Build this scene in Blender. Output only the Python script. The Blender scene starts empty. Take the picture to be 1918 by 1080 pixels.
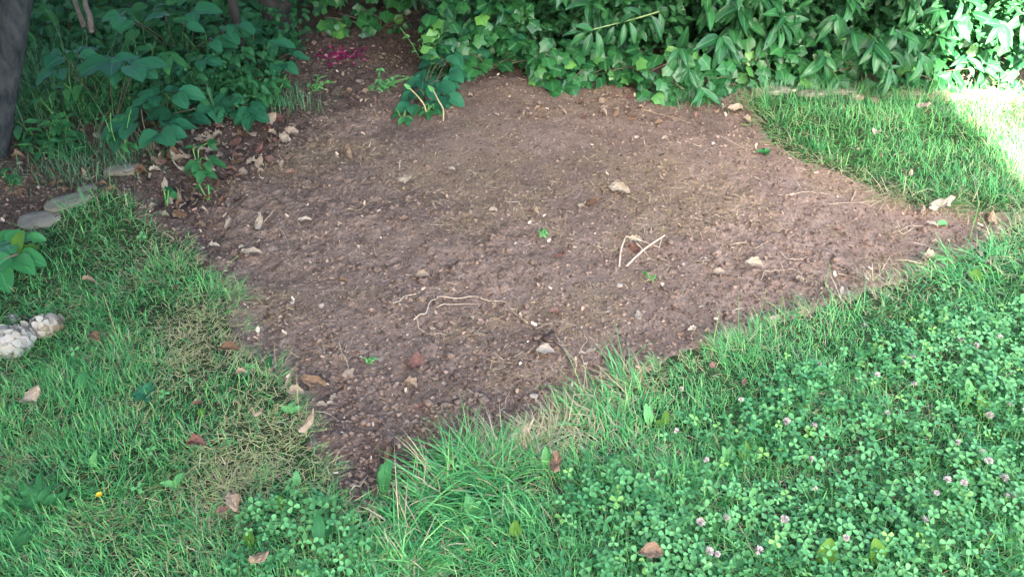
import bpy, math, random
import numpy as np
from mathutils import Vector, Matrix

random.seed(7)
rng = np.random.default_rng(7)
SC = bpy.context.scene
COL = SC.collection
R = math.radians

# ------------------------------------------------------------------ camera, sky, sun, exposure
CAM_H, PITCH, FPX = 1.5, R(35.0), 1535.0
SUN_EL, SUN_AZ = R(33.0), R(11.5)          # the sun stands behind the viewer; its light travels to az 11 deg right of the view

cam_data = bpy.data.cameras.new('camera')
cam_data.sensor_width = 36.0
cam_data.lens = 36.0 * FPX / 1918.0
cam_data.clip_end = 400.0
cam_data.clip_start = 0.02
cam = bpy.data.objects.new('camera', cam_data)
cam.location = (0, 0, CAM_H)
cam.rotation_euler = (math.pi / 2 - PITCH, 0, 0)
COL.objects.link(cam)
SC.camera = cam

world = bpy.data.worlds.new('World')
SC.world = world
world.use_nodes = True
wn = world.node_tree
bg = wn.nodes['Background']
sky = wn.nodes.new('ShaderNodeTexSky')
sky.sky_type = 'NISHITA'
sky.sun_disc = False
sky.sun_elevation = SUN_EL
sky.sun_rotation = math.pi + SUN_AZ
sky.dust_density = 2.5
sky.ozone_density = 0.6
wn.links.new(sky.outputs['Color'], bg.inputs['Color'])
bg.inputs['Strength'].default_value = 0.09

sun_data = bpy.data.lights.new('sun', 'SUN')
sun_data.energy = 5.0
sun_data.angle = R(0.5)
sun_data.color = (1.0, 0.95, 0.86)
sun = bpy.data.objects.new('sun', sun_data)
sdir = Vector((math.sin(SUN_AZ) * math.cos(SUN_EL), math.cos(SUN_AZ) * math.cos(SUN_EL), -math.sin(SUN_EL)))
sun.rotation_euler = sdir.to_track_quat('-Z', 'Y').to_euler()
sun.location = (-3, -12, 12)
COL.objects.link(sun)

SC.view_settings.view_transform = 'Standard'
SC.view_settings.look = 'None'
SC.view_settings.gamma = 1.0
SC.view_settings.use_curve_mapping = False
SC.view_settings.exposure = 4.28
SC.render.engine = 'CYCLES'
SC.cycles.max_bounces = 6
SC.cycles.diffuse_bounces = 3
SC.cycles.transmission_bounces = 3
SC.cycles.glossy_bounces = 2
SC.cycles.use_denoising = True

# ------------------------------------------------------------------ noise and terrain
_NG = {}
def vnoise(x, y, scale, seed):
    """smooth value noise in [-1, 1]; scale = size of one cell in metres"""
    if seed not in _NG:
        _NG[seed] = np.random.default_rng(1000 + seed).uniform(-1, 1, (256, 256))
    g = _NG[seed]
    X = np.asarray(x, float) / scale + 1000.3
    Y = np.asarray(y, float) / scale + 1000.7
    xi = np.floor(X).astype(int); yi = np.floor(Y).astype(int)
    fx = X - xi; fy = Y - yi
    fx = fx * fx * (3 - 2 * fx); fy = fy * fy * (3 - 2 * fy)
    a = g[xi % 256, yi % 256]; b = g[(xi + 1) % 256, yi % 256]
    c = g[xi % 256, (yi + 1) % 256]; d = g[(xi + 1) % 256, (yi + 1) % 256]
    return (a * (1 - fx) + b * fx) * (1 - fy) + (c * (1 - fx) + d * fx) * fy

def sstep(a, b, x):
    t = np.clip((np.asarray(x, float) - a) / (b - a), 0, 1)
    return t * t * (3 - 2 * t)

CP, SP = math.cos(PITCH), math.sin(PITCH)
def ray(px, py):
    u = (px - 959.0) / FPX; v = (py - 540.0) / FPX
    return (u, CP - v * SP, -SP - v * CP)
def G0(px, py, z=0.0):
    d = ray(px, py); t = (CAM_H - z) / -d[2]
    return (d[0] * t, d[1] * t)

# the three pieces of lawn (outlines on the ground); everything else is bare earth
LAWN_LEFT = [G0(*p) for p in [(60, 440), (120, 405), (185, 375), (240, 372), (262, 410), (300, 428), (345, 452), (372, 480),
                              (405, 520), (430, 560), (440, 610), (462, 655), (505, 690), (545, 725), (575, 775), (592, 830),
                              (605, 880), (640, 925), (690, 960)]] + [(-0.1, 1.02), (-0.1, 0.4), (-2.5, 0.4), (-2.6, 2.3)]
LAWN_RIGHT = [G0(*p) for p in [(690, 960), (760, 940), (815, 895), (850, 862), (940, 852), (985, 835), (1010, 800), (1075, 780),
                               (1120, 730), (1200, 700), (1260, 665), (1340, 640), (1420, 610), (1500, 590), (1590, 560), (1660, 530),
                               (1740, 510), (1800, 475), (1870, 430), (1918, 400)]] + [(3.4, 2.7), (3.4, 0.4), (-0.1, 0.4), (-0.1, 1.0)]
LAWN_BACK = [G0(*p) for p in [(1395, 185), (1420, 215), (1440, 262), (1500, 305), (1570, 330), (1650, 362), (1720, 385), (1800, 385),
                              (1850, 395), (1930, 398)]] + [(3.4, 2.66), (3.4, 3.75)] + [G0(*p) for p in [(1800, 190), (1600, 172), (1450, 165)]]

def poly_sd(poly, x, y):
    """signed distance, positive inside"""
    x = np.asarray(x, float); y = np.asarray(y, float)
    P = np.array(poly); n = len(P)
    dmin = np.full(x.shape, 1e9); inside = np.zeros(x.shape, bool)
    for i in range(n):
        ax, ay = P[i]; bx, by = P[(i + 1) % n]
        ex, ey = bx - ax, by - ay
        t = np.clip(((x - ax) * ex + (y - ay) * ey) / (ex * ex + ey * ey + 1e-12), 0, 1)
        dmin = np.minimum(dmin, np.hypot(x - ax - t * ex, y - ay - t * ey))
        cr = ((ay > y) != (by > y)) & (x < (bx - ax) * (y - ay) / (by - ay + 1e-12) + ax)
        inside ^= cr
    return np.where(inside, dmin, -dmin)

def lawn_raw(x, y):
    return np.maximum(np.maximum(poly_sd(LAWN_LEFT, x, y), poly_sd(LAWN_RIGHT, x, y)), poly_sd(LAWN_BACK, x, y))
# tabulated so that it is cheap everywhere
_GX = np.linspace(-3.6, 3.6, 361); _GY = np.linspace(0.2, 6.2, 301)
_XX, _YY = np.meshgrid(_GX, _GY, indexing='ij')
_SD = lawn_raw(_XX, _YY)
def lawn_sd(x, y):
    x = np.asarray(x, float); y = np.asarray(y, float)
    fx = np.clip((x + 3.6) / 0.02, 0, 359.999); fy = np.clip((y - 0.2) / 0.02, 0, 299.999)
    xi = fx.astype(int); yi = fy.astype(int); fx = fx - xi; fy = fy - yi
    return (_SD[xi, yi] * (1 - fx) + _SD[xi + 1, yi] * fx) * (1 - fy) + (_SD[xi, yi + 1] * (1 - fx) + _SD[xi + 1, yi + 1] * fx) * fy

def gz(x, y):
    sd = lawn_sd(x, y)
    z = 0.012 * vnoise(x, y, 0.45, 1) + 0.006 * vnoise(x, y, 0.16, 2)
    z = z - 0.022 * sstep(0.02, -0.10, sd)
    xx = np.asarray(x, float); yy = np.asarray(y, float)
    z = z + 0.03 * np.exp(-(((xx + 0.02) / 0.18) ** 2 + ((yy - 3.95) / 0.12) ** 2))     # little heap at the hedge foot
    z = z + 0.02 * sstep(0.3, 0.0, np.abs(xx + 1.55)) * sstep(3.6, 3.0, yy) * sstep(2.3, 2.6, yy)
    return z
def gzf(x, y):
    return float(gz(np.array([x]), np.array([y]))[0])
def G(px, py):
    z = 0.0
    for _ in range(3):
        x, y = G0(px, py, z); z = gzf(x, y)
    return Vector((x, y, z))
def D(px, py, Y):
    d = ray(px, py); t = Y / d[1]
    return Vector((d[0] * t, Y, CAM_H + d[2] * t))

# ------------------------------------------------------------------ materials
def new_mat(name):
    m = bpy.data.materials.new(name); m.use_nodes = True
    nt = m.node_tree
    for n in list(nt.nodes): nt.nodes.remove(n)
    out = nt.nodes.new('ShaderNodeOutputMaterial')
    return m, nt, out
def N(nt, typ, **kw):
    n = nt.nodes.new(typ)
    for k, v in kw.items():
        if k.startswith('i_'):
            n.inputs[k[2:].replace('_', ' ')].default_value = v
        else:
            setattr(n, k, v)
    return n
def math_n(nt, op, a, b=None, c=None):
    n = nt.nodes.new('ShaderNodeMath'); n.operation = op
    for i, v in enumerate((a, b, c)):
        if v is None: continue
        if isinstance(v, (int, float)): n.inputs[i].default_value = v
        else: nt.links.new(v, n.inputs[i])
    return n.outputs[0]
def mix_c(nt, fac, a, b, mode='MIX'):
    n = nt.nodes.new('ShaderNodeMix'); n.data_type = 'RGBA'; n.blend_type = mode
    if isinstance(fac, (int, float)): n.inputs[0].default_value = fac
    else: nt.links.new(fac, n.inputs[0])
    for idx, v in ((6, a), (7, b)):
        if isinstance(v, tuple): n.inputs[idx].default_value = (*v, 1) if len(v) == 3 else v
        else: nt.links.new(v, n.inputs[idx])
    return n.outputs[2]
def ramp(nt, fac, stops):
    n = nt.nodes.new('ShaderNodeValToRGB'); cr = n.color_ramp
    while len(cr.elements) < len(stops): cr.elements.new(0.5)
    for e, (p, c) in zip(cr.elements, stops): e.position = p; e.color = (*c, 1)
    nt.links.new(fac, n.inputs[0])
    return n.outputs[0]
def noise_n(nt, scale, detail=3, rough=0.55, vec=None, dist=0.0):
    n = nt.nodes.new('ShaderNodeTexNoise')
    n.inputs['Scale'].default_value = scale; n.inputs['Detail'].default_value = detail
    n.inputs['Roughness'].default_value = rough; n.inputs['Distortion'].default_value = dist
    if vec is not None: nt.links.new(vec, n.inputs['Vector'])
    return n.outputs['Fac']
def finish(nt, out, color, rough=0.6, bump=None, bump_s=0.3, bump_d=0.01, transl=0.0, tcol=None, spec=0.3):
    p = nt.nodes.new('ShaderNodeBsdfPrincipled')
    if isinstance(color, tuple): p.inputs['Base Color'].default_value = (*color, 1)
    else: nt.links.new(color, p.inputs['Base Color'])
    if isinstance(rough, (int, float)): p.inputs['Roughness'].default_value = rough
    else: nt.links.new(rough, p.inputs['Roughness'])
    p.inputs['Specular IOR Level'].default_value = spec
    if bump is not None:
        b = nt.nodes.new('ShaderNodeBump'); b.inputs['Strength'].default_value = bump_s; b.inputs['Distance'].default_value = bump_d
        nt.links.new(bump, b.inputs['Height']); nt.links.new(b.outputs[0], p.inputs['Normal'])
    sh = p.outputs[0]
    if transl > 0:
        t = nt.nodes.new('ShaderNodeBsdfTranslucent')
        src = tcol if tcol is not None else color
        if isinstance(src, tuple): t.inputs['Color'].default_value = (*src, 1)
        else: nt.links.new(src, t.inputs['Color'])
        mx = nt.nodes.new('ShaderNodeMixShader'); mx.inputs[0].default_value = transl
        nt.links.new(sh, mx.inputs[1]); nt.links.new(t.outputs[0], mx.inputs[2]); sh = mx.outputs[0]
    nt.links.new(sh, out.inputs['Surface'])

def obj_coord(nt):
    return nt.nodes.new('ShaderNodeTexCoord').outputs['Object']
def world_pos(nt):
    return nt.nodes.new('ShaderNodeNewGeometry').outputs['Position']

def leaf_mat(name, dark, light, vein, attr=False, rough=0.45, transl=0.22, spec=0.35, veins=9.0, warm=None):
    m, nt, out = new_mat(name)
    if attr:
        rnd = N(nt, 'ShaderNodeAttribute', attribute_name='rnd').outputs['Fac']
    else:
        rnd = nt.nodes.new('ShaderNodeObjectInfo').outputs['Random']
    stops = [(0.0, dark), (0.75, light)]
    if warm: stops += [(0.9, light), (1.0, warm)]
    c = ramp(nt, rnd, stops)
    uv = nt.nodes.new('ShaderNodeUVMap'); sep = nt.nodes.new('ShaderNodeSeparateXYZ')
    nt.links.new(uv.outputs[0], sep.inputs[0])
    a = math_n(nt, 'ABSOLUTE', math_n(nt, 'SUBTRACT', sep.outputs[1], 0.5))
    mid = math_n(nt, 'LESS_THAN', a, 0.035)
    ph = math_n(nt, 'SUBTRACT', math_n(nt, 'MULTIPLY', sep.outputs[0], veins), math_n(nt, 'MULTIPLY', a, veins * 0.9))
    fr = math_n(nt, 'FRACT', ph)
    side = math_n(nt, 'LESS_THAN', fr, 0.13)
    vv = math_n(nt, 'MAXIMUM', math_n(nt, 'MULTIPLY', mid, 0.75), math_n(nt, 'MULTIPLY', side, 0.30))
    c2 = mix_c(nt, vv, c, vein)
    nz = noise_n(nt, 35.0, 3, 0.6, world_pos(nt))
    c3 = mix_c(nt, math_n(nt, 'MULTIPLY', nz, 0.5), c2, dark)
    bmp = math_n(nt, 'ADD', math_n(nt, 'MULTIPLY', vv, -0.6), math_n(nt, 'MULTIPLY', nz, 0.6))
    tc = mix_c(nt, 0.5, c3, (0.10, 0.30, 0.03))
    finish(nt, out, c3, rough, bmp, 0.5, 0.003, transl, tc, spec)
    return m

def attr_mat(name, rough=0.6, transl=0.25, spec=0.25):
    m, nt, out = new_mat(name)
    c = N(nt, 'ShaderNodeAttribute', attribute_name='col').outputs['Color']
    finish(nt, out, c, rough, None, 0, 0, transl, None, spec)
    return m

MAT = {}
MAT['grass'] = attr_mat('grass_blades', 0.45, 0.15, 0.35)
MAT['fibre'] = attr_mat('dry_fibres', 0.85, 0.05, 0.1)
MAT['clover'] = attr_mat('clover_leaves', 0.5, 0.14, 0.3)
MAT['petal_attr'] = attr_mat('petals', 0.7, 0.25, 0.15)
MAT['bloom'] = attr_mat('flower_head_petals', 0.85, 0.42, 0.05)
MAT['laurel'] = leaf_mat('laurel_leaf', (0.007, 0.052, 0.020), (0.030, 0.135, 0.040), (0.12, 0.34, 0.13), rough=0.38)
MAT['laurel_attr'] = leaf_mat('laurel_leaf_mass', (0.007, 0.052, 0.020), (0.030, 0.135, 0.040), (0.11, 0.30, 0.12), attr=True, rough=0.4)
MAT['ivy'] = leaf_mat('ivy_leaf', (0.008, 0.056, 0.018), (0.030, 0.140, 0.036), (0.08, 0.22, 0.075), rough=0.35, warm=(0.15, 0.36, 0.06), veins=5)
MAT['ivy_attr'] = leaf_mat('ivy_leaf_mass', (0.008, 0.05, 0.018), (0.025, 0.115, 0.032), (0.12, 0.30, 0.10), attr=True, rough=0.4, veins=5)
MAT['bramble'] = leaf_mat('bramble_leaf', (0.009, 0.068, 0.034), (0.028, 0.145, 0.066), (0.06, 0.20, 0.10), rough=0.6, spec=0.2, veins=8)
MAT['weed'] = leaf_mat('weed_leaf', (0.012, 0.075, 0.022), (0.04, 0.17, 0.052), (0.07, 0.21, 0.08), rough=0.6, spec=0.2)
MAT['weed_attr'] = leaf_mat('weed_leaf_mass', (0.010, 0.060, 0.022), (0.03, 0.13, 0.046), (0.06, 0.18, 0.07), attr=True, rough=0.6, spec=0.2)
MAT['pale_weed'] = leaf_mat('pale_weed_leaf', (0.07, 0.23, 0.07), (0.13, 0.34, 0.11), (0.19, 0.40, 0.16), rough=0.6, spec=0.2)
MAT['olive'] = leaf_mat('olive_leaf', (0.045, 0.12, 0.014), (0.08, 0.175, 0.022), (0.11, 0.22, 0.04), rough=0.6, spec=0.2)
MAT['hydrangea'] = leaf_mat('hydrangea_leaf', (0.02, 0.12, 0.05), (0.04, 0.19, 0.05), (0.10, 0.30, 0.12), rough=0.42, veins=8)

def dead_mat(name, c1, c2, c3):
    m, nt, out = new_mat(name)
    rnd = nt.nodes.new('ShaderNodeObjectInfo').outputs['Random']
    c = ramp(nt, rnd, [(0.0, c1), (0.5, c2), (1.0, c3)])
    nz = noise_n(nt, 4.0, 5, 0.65, obj_coord(nt))
    c = mix_c(nt, math_n(nt, 'MULTIPLY', nz, 0.55), c, tuple(v * 0.45 for v in c1))
    uv = nt.nodes.new('ShaderNodeUVMap'); sep = nt.nodes.new('ShaderNodeSeparateXYZ'); nt.links.new(uv.outputs[0], sep.inputs[0])
    a = math_n(nt, 'ABSOLUTE', math_n(nt, 'SUBTRACT', sep.outputs[1], 0.5))
    fr = math_n(nt, 'FRACT', math_n(nt, 'SUBTRACT', math_n(nt, 'MULTIPLY', sep.outputs[0], 6.0), math_n(nt, 'MULTIPLY', a, 7.0)))
    v = math_n(nt, 'MAXIMUM', math_n(nt, 'LESS_THAN', a, 0.03), math_n(nt, 'MULTIPLY', math_n(nt, 'LESS_THAN', fr, 0.12), 0.5))
    c = mix_c(nt, math_n(nt, 'MULTIPLY', v, 0.4), c, tuple(min(1, q * 1.5) for q in c2))
    finish(nt, out, c, 0.8, math_n(nt, 'ADD', nz, math_n(nt, 'MULTIPLY', v, 0.4)), 0.6, 0.05, 0.12, None, 0.15)
    return m
MAT['tan'] = dead_mat('dead_leaf_tan', (0.34, 0.235, 0.155), (0.44, 0.325, 0.225), (0.52, 0.405, 0.295))
MAT['brown'] = dead_mat('dead_leaf_brown', (0.16, 0.085, 0.05), (0.25, 0.15, 0.09), (0.34, 0.22, 0.14))
MAT['pale'] = dead_mat('dead_leaf_pale', (0.42, 0.335, 0.245), (0.50, 0.41, 0.305), (0.58, 0.485, 0.365))
MAT['rose'] = dead_mat('dead_leaf_reddish', (0.17, 0.075, 0.055), (0.25, 0.125, 0.095), (0.34, 0.20, 0.155))
MAT['darkleaf'] = dead_mat('dead_leaf_dark', (0.035, 0.022, 0.02), (0.05, 0.03, 0.025), (0.07, 0.045, 0.035))

def simple_mat(name, ca, cb, scale, rough=0.8, bump_s=0.5, bump_d=0.004, stretch=None):
    m, nt, out = new_mat(name)
    v = obj_coord(nt)
    if stretch:
        mp = nt.nodes.new('ShaderNodeMapping'); mp.inputs['Scale'].default_value = stretch
        nt.links.new(v, mp.inputs[0]); v = mp.outputs[0]
    nz = noise_n(nt, scale, 5, 0.62, v)
    c = ramp(nt, nz, [(0.28, ca), (0.72, cb)])
    finish(nt, out, c, rough, nz, bump_s, bump_d, 0, None, 0.2)
    return m
MAT['bark'] = simple_mat('tree_bark', (0.010, 0.014, 0.018), (0.055, 0.058, 0.058), 30, 0.9, 0.9, 0.012, (1, 1, 0.35))
MAT['darkbark'] = simple_mat('dark_bark', (0.012, 0.012, 0.012), (0.045, 0.04, 0.036), 24, 0.95, 0.9, 0.012, (1, 1, 0.2))
MAT['palebark'] = simple_mat('pale_bark', (0.075, 0.058, 0.05), (0.17, 0.135, 0.115), 30, 0.85, 0.6, 0.004, (1, 1, 0.3))
MAT['cane'] = simple_mat('bamboo_cane', (0.16, 0.075, 0.02), (0.30, 0.16, 0.05), 18, 0.6, 0.3, 0.003, (1, 1, 0.1))
MAT['greenstem'] = simple_mat('green_stem', (0.07, 0.20, 0.05), (0.14, 0.30, 0.08), 40, 0.6, 0.2, 0.002)
MAT['bramblestem'] = simple_mat('bramble_stem', (0.07, 0.05, 0.045), (0.14, 0.12, 0.07), 40, 0.6, 0.2, 0.002)
MAT['straw'] = simple_mat('pale_root', (0.34, 0.25, 0.17), (0.54, 0.43, 0.31), 60, 0.8, 0.4, 0.002)
MAT['yellowstem'] = simple_mat('yellow_stem', (0.26, 0.20, 0.10), (0.42, 0.34, 0.19), 60, 0.7, 0.3, 0.002)
MAT['palestem'] = simple_mat('pale_green_stem', (0.10, 0.16, 0.06), (0.20, 0.26, 0.11), 60, 0.7, 0.3, 0.002)
MAT['darktwig'] = simple_mat('dark_twig', (0.035, 0.022, 0.018), (0.11, 0.07, 0.055), 60, 0.9, 0.6, 0.003)
MAT['stone'] = simple_mat('edging_stone', (0.15, 0.125, 0.095), (0.28, 0.24, 0.185), 22, 0.9, 0.5, 0.006)
MAT['brickstone'] = simple_mat('reddish_stone', (0.20, 0.12, 0.085), (0.32, 0.22, 0.16), 22, 0.9, 0.5, 0.006)
MAT['palestone'] = simple_mat('pale_pebble', (0.26, 0.21, 0.165), (0.38, 0.32, 0.26), 40, 0.8, 0.3, 0.003)
MAT['wall'] = simple_mat('added_house_render', (0.55, 0.52, 0.47), (0.68, 0.65, 0.60), 6, 0.9, 0.3, 0.01)
MAT['tile'] = simple_mat('roof_tiles', (0.13, 0.07, 0.05), (0.24, 0.13, 0.10), 5, 0.85, 0.5, 0.02)
MAT['glass'] = simple_mat('window_glass', (0.02, 0.025, 0.03), (0.03, 0.035, 0.04), 2, 0.08, 0.0, 0.001)
MAT['door'] = simple_mat('painted_door', (0.05, 0.10, 0.08), (0.07, 0.13, 0.10), 4, 0.5, 0.1, 0.002)

def soil_material():
    m, nt, out = new_mat('bare_soil')
    p = world_pos(nt)
    big = noise_n(nt, 2.2, 4, 0.55, p)
    mid = noise_n(nt, 16.0, 5, 0.62, p, 0.3)
    fine = noise_n(nt, 95.0, 6, 0.7, p, 0.4)
    vfine = noise_n(nt, 260.0, 3, 0.7, p)
    c = ramp(nt, mid, [(0.25, (0.120, 0.078, 0.055)), (0.55, (0.240, 0.165, 0.124)), (0.8, (0.335, 0.240, 0.185))])
    c = mix_c(nt, math_n(nt, 'MULTIPLY', math_n(nt, 'SUBTRACT', big, 0.25), 0.7), c, (0.32, 0.225, 0.18))
    hum_shade = N(nt, 'ShaderNodeAttribute', attribute_name='humus_shade').outputs['Fac']
    c = mix_c(nt, math_n(nt, 'MULTIPLY', hum_shade, 0.65), c, (0.060, 0.040, 0.035))
    moss = N(nt, 'ShaderNodeAttribute', attribute_name='thatch').outputs['Fac']
    mm = math_n(nt, 'MULTIPLY', moss, math_n(nt, 'GREATER_THAN', noise_n(nt, 60.0, 5, 0.7, p), 0.47))
    c = mix_c(nt, math_n(nt, 'MULTIPLY', mm, 0.5), c, (0.26, 0.185, 0.11))
    grit = ramp(nt, fine, [(0.3, (0.32, 0.30, 0.29)), (0.48, (1, 1, 1)), (0.7, (1.45, 1.4, 1.3))])
    c = mix_c(nt, 1.0, c, grit, 'MULTIPLY')
    fleck = math_n(nt, 'GREATER_THAN', vfine, 0.72)
    c = mix_c(nt, math_n(nt, 'MULTIPLY', fleck, 0.6), c, (0.42, 0.32, 0.22))
    b = math_n(nt, 'ADD', math_n(nt, 'MULTIPLY', fine, 1.0), math_n(nt, 'MULTIPLY', vfine, 0.45))
    finish(nt, out, c, 0.95, b, 1.0, 0.012, 0, None, 0.1)
    return m
MAT['soil'] = soil_material()

def earth_material():
    m, nt, out = new_mat('lawn_earth')
    p = world_pos(nt)
    mid = noise_n(nt, 9.0, 5, 0.6, p)
    fine = noise_n(nt, 120.0, 5, 0.7, p)
    c = ramp(nt, mid, [(0.3, (0.020, 0.038, 0.014)), (0.6, (0.045, 0.055, 0.024)), (0.85, (0.12, 0.105, 0.06))])
    c = mix_c(nt, 1.0, c, ramp(nt, fine, [(0.3, (0.5, 0.5, 0.5)), (0.7, (1.4, 1.4, 1.3))]), 'MULTIPLY')
    finish(nt, out, c, 0.95, fine, 0.9, 0.008, 0, None, 0.1)
    return m
MAT['earth'] = earth_material()

# ------------------------------------------------------------------ mesh helpers
def mesh_from(name, V, T, mat=None, uv=None, attrs=None, smooth=False):
    """V (n,3), T (m,3) triangles; uv per vertex; attrs {name: (n,) floats or (n,3) colours}"""
    V = np.ascontiguousarray(V, dtype=np.float32); T = np.ascontiguousarray(T, dtype=np.int32)
    me = bpy.data.meshes.new(name)
    me.vertices.add(len(V)); me.vertices.foreach_set('co', V.ravel())
    me.loops.add(T.size); me.loops.foreach_set('vertex_index', T.ravel())
    me.polygons.add(len(T)); me.polygons.foreach_set('loop_start', np.arange(0, T.size, 3, dtype=np.int32))
    if uv is not None:
        l = me.uv_layers.new(name='UVMap')
        l.data.foreach_set('uv', np.ascontiguousarray(np.asarray(uv, dtype=np.float32)[T.ravel()]).ravel())
    for k, a in (attrs or {}).items():
        a = np.asarray(a, dtype=np.float32)
        if a.ndim == 1:
            at = me.attributes.new(k, 'FLOAT', 'POINT'); at.data.foreach_set('value', np.ascontiguousarray(a))
        else:
            at = me.attributes.new(k, 'FLOAT_COLOR', 'POINT')
            at.data.foreach_set('color', np.ascontiguousarray(np.c_[a, np.ones(len(a), np.float32)]).ravel())
    if smooth: me.polygons.foreach_set('use_smooth', np.ones(len(T), dtype=bool))
    me.update(calc_edges=True)
    me.validate()
    if mat is not None: me.materials.append(mat)
    return me
def link(name, data, parent=None, loc=None, rot=None, scale=None):
    o = bpy.data.objects.new(name, data); COL.objects.link(o)
    if parent is not None: o.parent = parent
    if loc is not None: o.location = loc
    if rot is not None:
        o.rotation_mode = 'QUATERNION'; o.rotation_quaternion = rot
    if scale is not None: o.scale = (scale,) * 3 if isinstance(scale, (int, float)) else scale
    return o
def tag(o, label=None, cat=None, group=None, kind=None):
    if label: o['label'] = label
    if cat: o['category'] = cat
    if group: o['group'] = group
    if kind: o['kind'] = kind
    return o
def thing(name, loc, label, cat, group=None):
    return tag(link(name, None, loc=loc), label, cat, group)

def frame(direction, up):
    x = Vector(direction).normalized(); u = Vector(up)
    z = u - x * u.dot(x)
    if z.length < 1e-4: z = Vector((0.3, 0.2, 1)) - x * Vector((0.3, 0.2, 1)).dot(x)
    z.normalize(); y = z.cross(x)
    return Matrix((x, y, z)).transposed()

def grid_leaf(width, n=6, m=2, prof='lance', fold=0.25, bend=0.5, wave=0.0, serr=0.0, seed=0, crumple=0.0):
    """unit-length leaf along +x, normal +z; m = strips each side of the midrib"""
    r = np.random.default_rng(seed)
    V = []; UV = []
    ph = r.uniform(0, 6.28); tw = r.uniform(-0.5, 0.5)
    ang = 0.0; px = 0.0; pz = 0.0
    for i in range(n + 1):
        t = i / n
        if prof == 'lance': w = width * math.sin(math.pi * min(1, t * 0.97 + 0.015) ** 0.85) ** 0.9
        elif prof == 'oval': w = width * max(0.02, math.sin(math.pi * min(1, t * 0.96 + 0.02) ** 0.72)) ** 0.65
        else: w = width * max(0.03, math.sin(math.pi * min(1, t * 0.94 + 0.03) ** 1.25)) ** 0.7
        if serr and 0 < i < n: w *= 1 + serr * (1 if i % 2 else -1)
        if i > 0:
            ang = bend * (t - 0.2)
            px += math.cos(ang) / n; pz -= math.sin(ang) / n
        for j in range(-m, m + 1):
            s = j / m
            y = w * s
            z = abs(s) * w * fold * 2 + wave * math.sin(t * 9 + ph + s * 2) * abs(s) + tw * y * t * 0.4
            cx = cz = 0.0
            if crumple:
                cz = crumple * r.uniform(-1, 1) + crumple * 1.2 * math.sin(t * 6 + ph) * s
                cx = crumple * 0.5 * r.uniform(-1, 1)
                y += crumple * 0.6 * r.uniform(-1, 1)
            V.append((px + cx, y * math.cos(fold), pz + z + cz)); UV.append((t, 0.5 + 0.5 * s))
    k = 2 * m + 1; T = []
    for i in range(n):
        for j in range(2 * m):
            a = i * k + j
            T += [(a, a + k, a + k + 1), (a, a + k + 1, a + 1)]
    return np.array(V), np.array(T), np.array(UV)

def ivy_leaf(seed=0):
    r = np.random.default_rng(seed)
    pts = []; uv = []
    lob = [(-165, .28), (-125, .50), (-95, .44), (-62, .62), (-30, .52), (0, .78), (30, .52), (62, .62), (95, .44), (125, .50), (165, .28)]
    V = [(0.12, 0, 0.05)]; UV = [(0.3, 0.5)]
    for a, q in lob:
        q *= r.uniform(0.88, 1.12); a = R(a)
        x, y = 0.12 + q * math.cos(a), q * math.sin(a)
        V.append((x, y, -0.22 * q * q + r.uniform(-.04, .04))); UV.append((max(0, x), 0.5 + 0.6 * y))
    V = np.array(V); V[:, 0] += 0.14
    n = len(lob)
    T = [(0, i, i + 1) for i in range(1, n)] + [(0, n, 1)]
    return V, np.array(T), np.array(UV)

def variants(kind, mat, fn, count):
    return [mesh_from(kind, *[fn(i)[k] for k in (0, 1)], mat, fn(i)[2], None, True) for i in range(count)]
F_laurel = lambda i: grid_leaf(0.13 + 0.025 * (i % 3), 6, 1, 'lance', 0.22 + 0.05 * (i % 2), 0.5 + 0.2 * (i % 4), 0.02, 0, 10 + i)
F_bramble = lambda i: grid_leaf(0.34 + 0.03 * (i % 3), 8, 2, 'oval', 0.12, 0.35 + 0.2 * (i % 3), 0.02, 0.035, 30 + i)
F_weed = lambda i: grid_leaf(0.24 + 0.04 * (i % 3), 6, 1, 'oval', 0.2, 0.5 + 0.25 * (i % 3), 0.03, 0.06, 50 + i)
F_long = lambda i: grid_leaf(0.13 + 0.03 * (i % 3), 8, 1, 'obov', 0.25, 0.7 + 0.3 * (i % 3), 0.05, 0.10, 70 + i)
F_dead = lambda i: grid_leaf(0.21 + 0.06 * (i % 3), 8, 2, ('oval', 'lance', 'obov')[i % 3], 0.34 * (i % 4 - 1), -1.5 + 0.95 * (i % 4), 0.06, 0.20 if i % 2 else 0.06, 90 + i, 0.065)
F_ivy = lambda i: ivy_leaf(110 + i)
ML = {'laurel': variants('laurel_leaf', MAT['laurel'], F_laurel, 6), 'bramble': variants('bramble_leaf', MAT['bramble'], F_bramble, 6),
      'weed': variants('weed_leaf', MAT['weed'], F_weed, 6), 'long': variants('long_leaf', MAT['weed'], F_long, 4),
      'hydrangea': variants('hydrangea_leaf', MAT['hydrangea'], lambda i: grid_leaf(0.33, 8, 2, 'oval', 0.16, 0.4 + .2 * i, 0.015, 0.02, 80 + i), 3),
      'ivy': variants('ivy_leaf', MAT['ivy'], F_ivy, 6),
      'pale_weed': variants('pale_leaf', MAT['pale_weed'], F_weed, 4), 'pale_long': variants('pale_long_leaf', MAT['pale_weed'], F_long, 3),
      'olive': variants('olive_leaf', MAT['olive'], F_bramble, 3)}
for k in ('tan', 'brown', 'pale', 'rose', 'darkleaf'):
    ML[k] = variants('dead_leaf_' + k, MAT[k], F_dead, 8)

def put_leaf(parent, base, kind, pos, direction, up, size, name='leaf'):
    o = link(name, random.choice(ML[kind]), parent, Vector(pos) - base, frame(direction, up).to_quaternion(), size)
    return o

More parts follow.
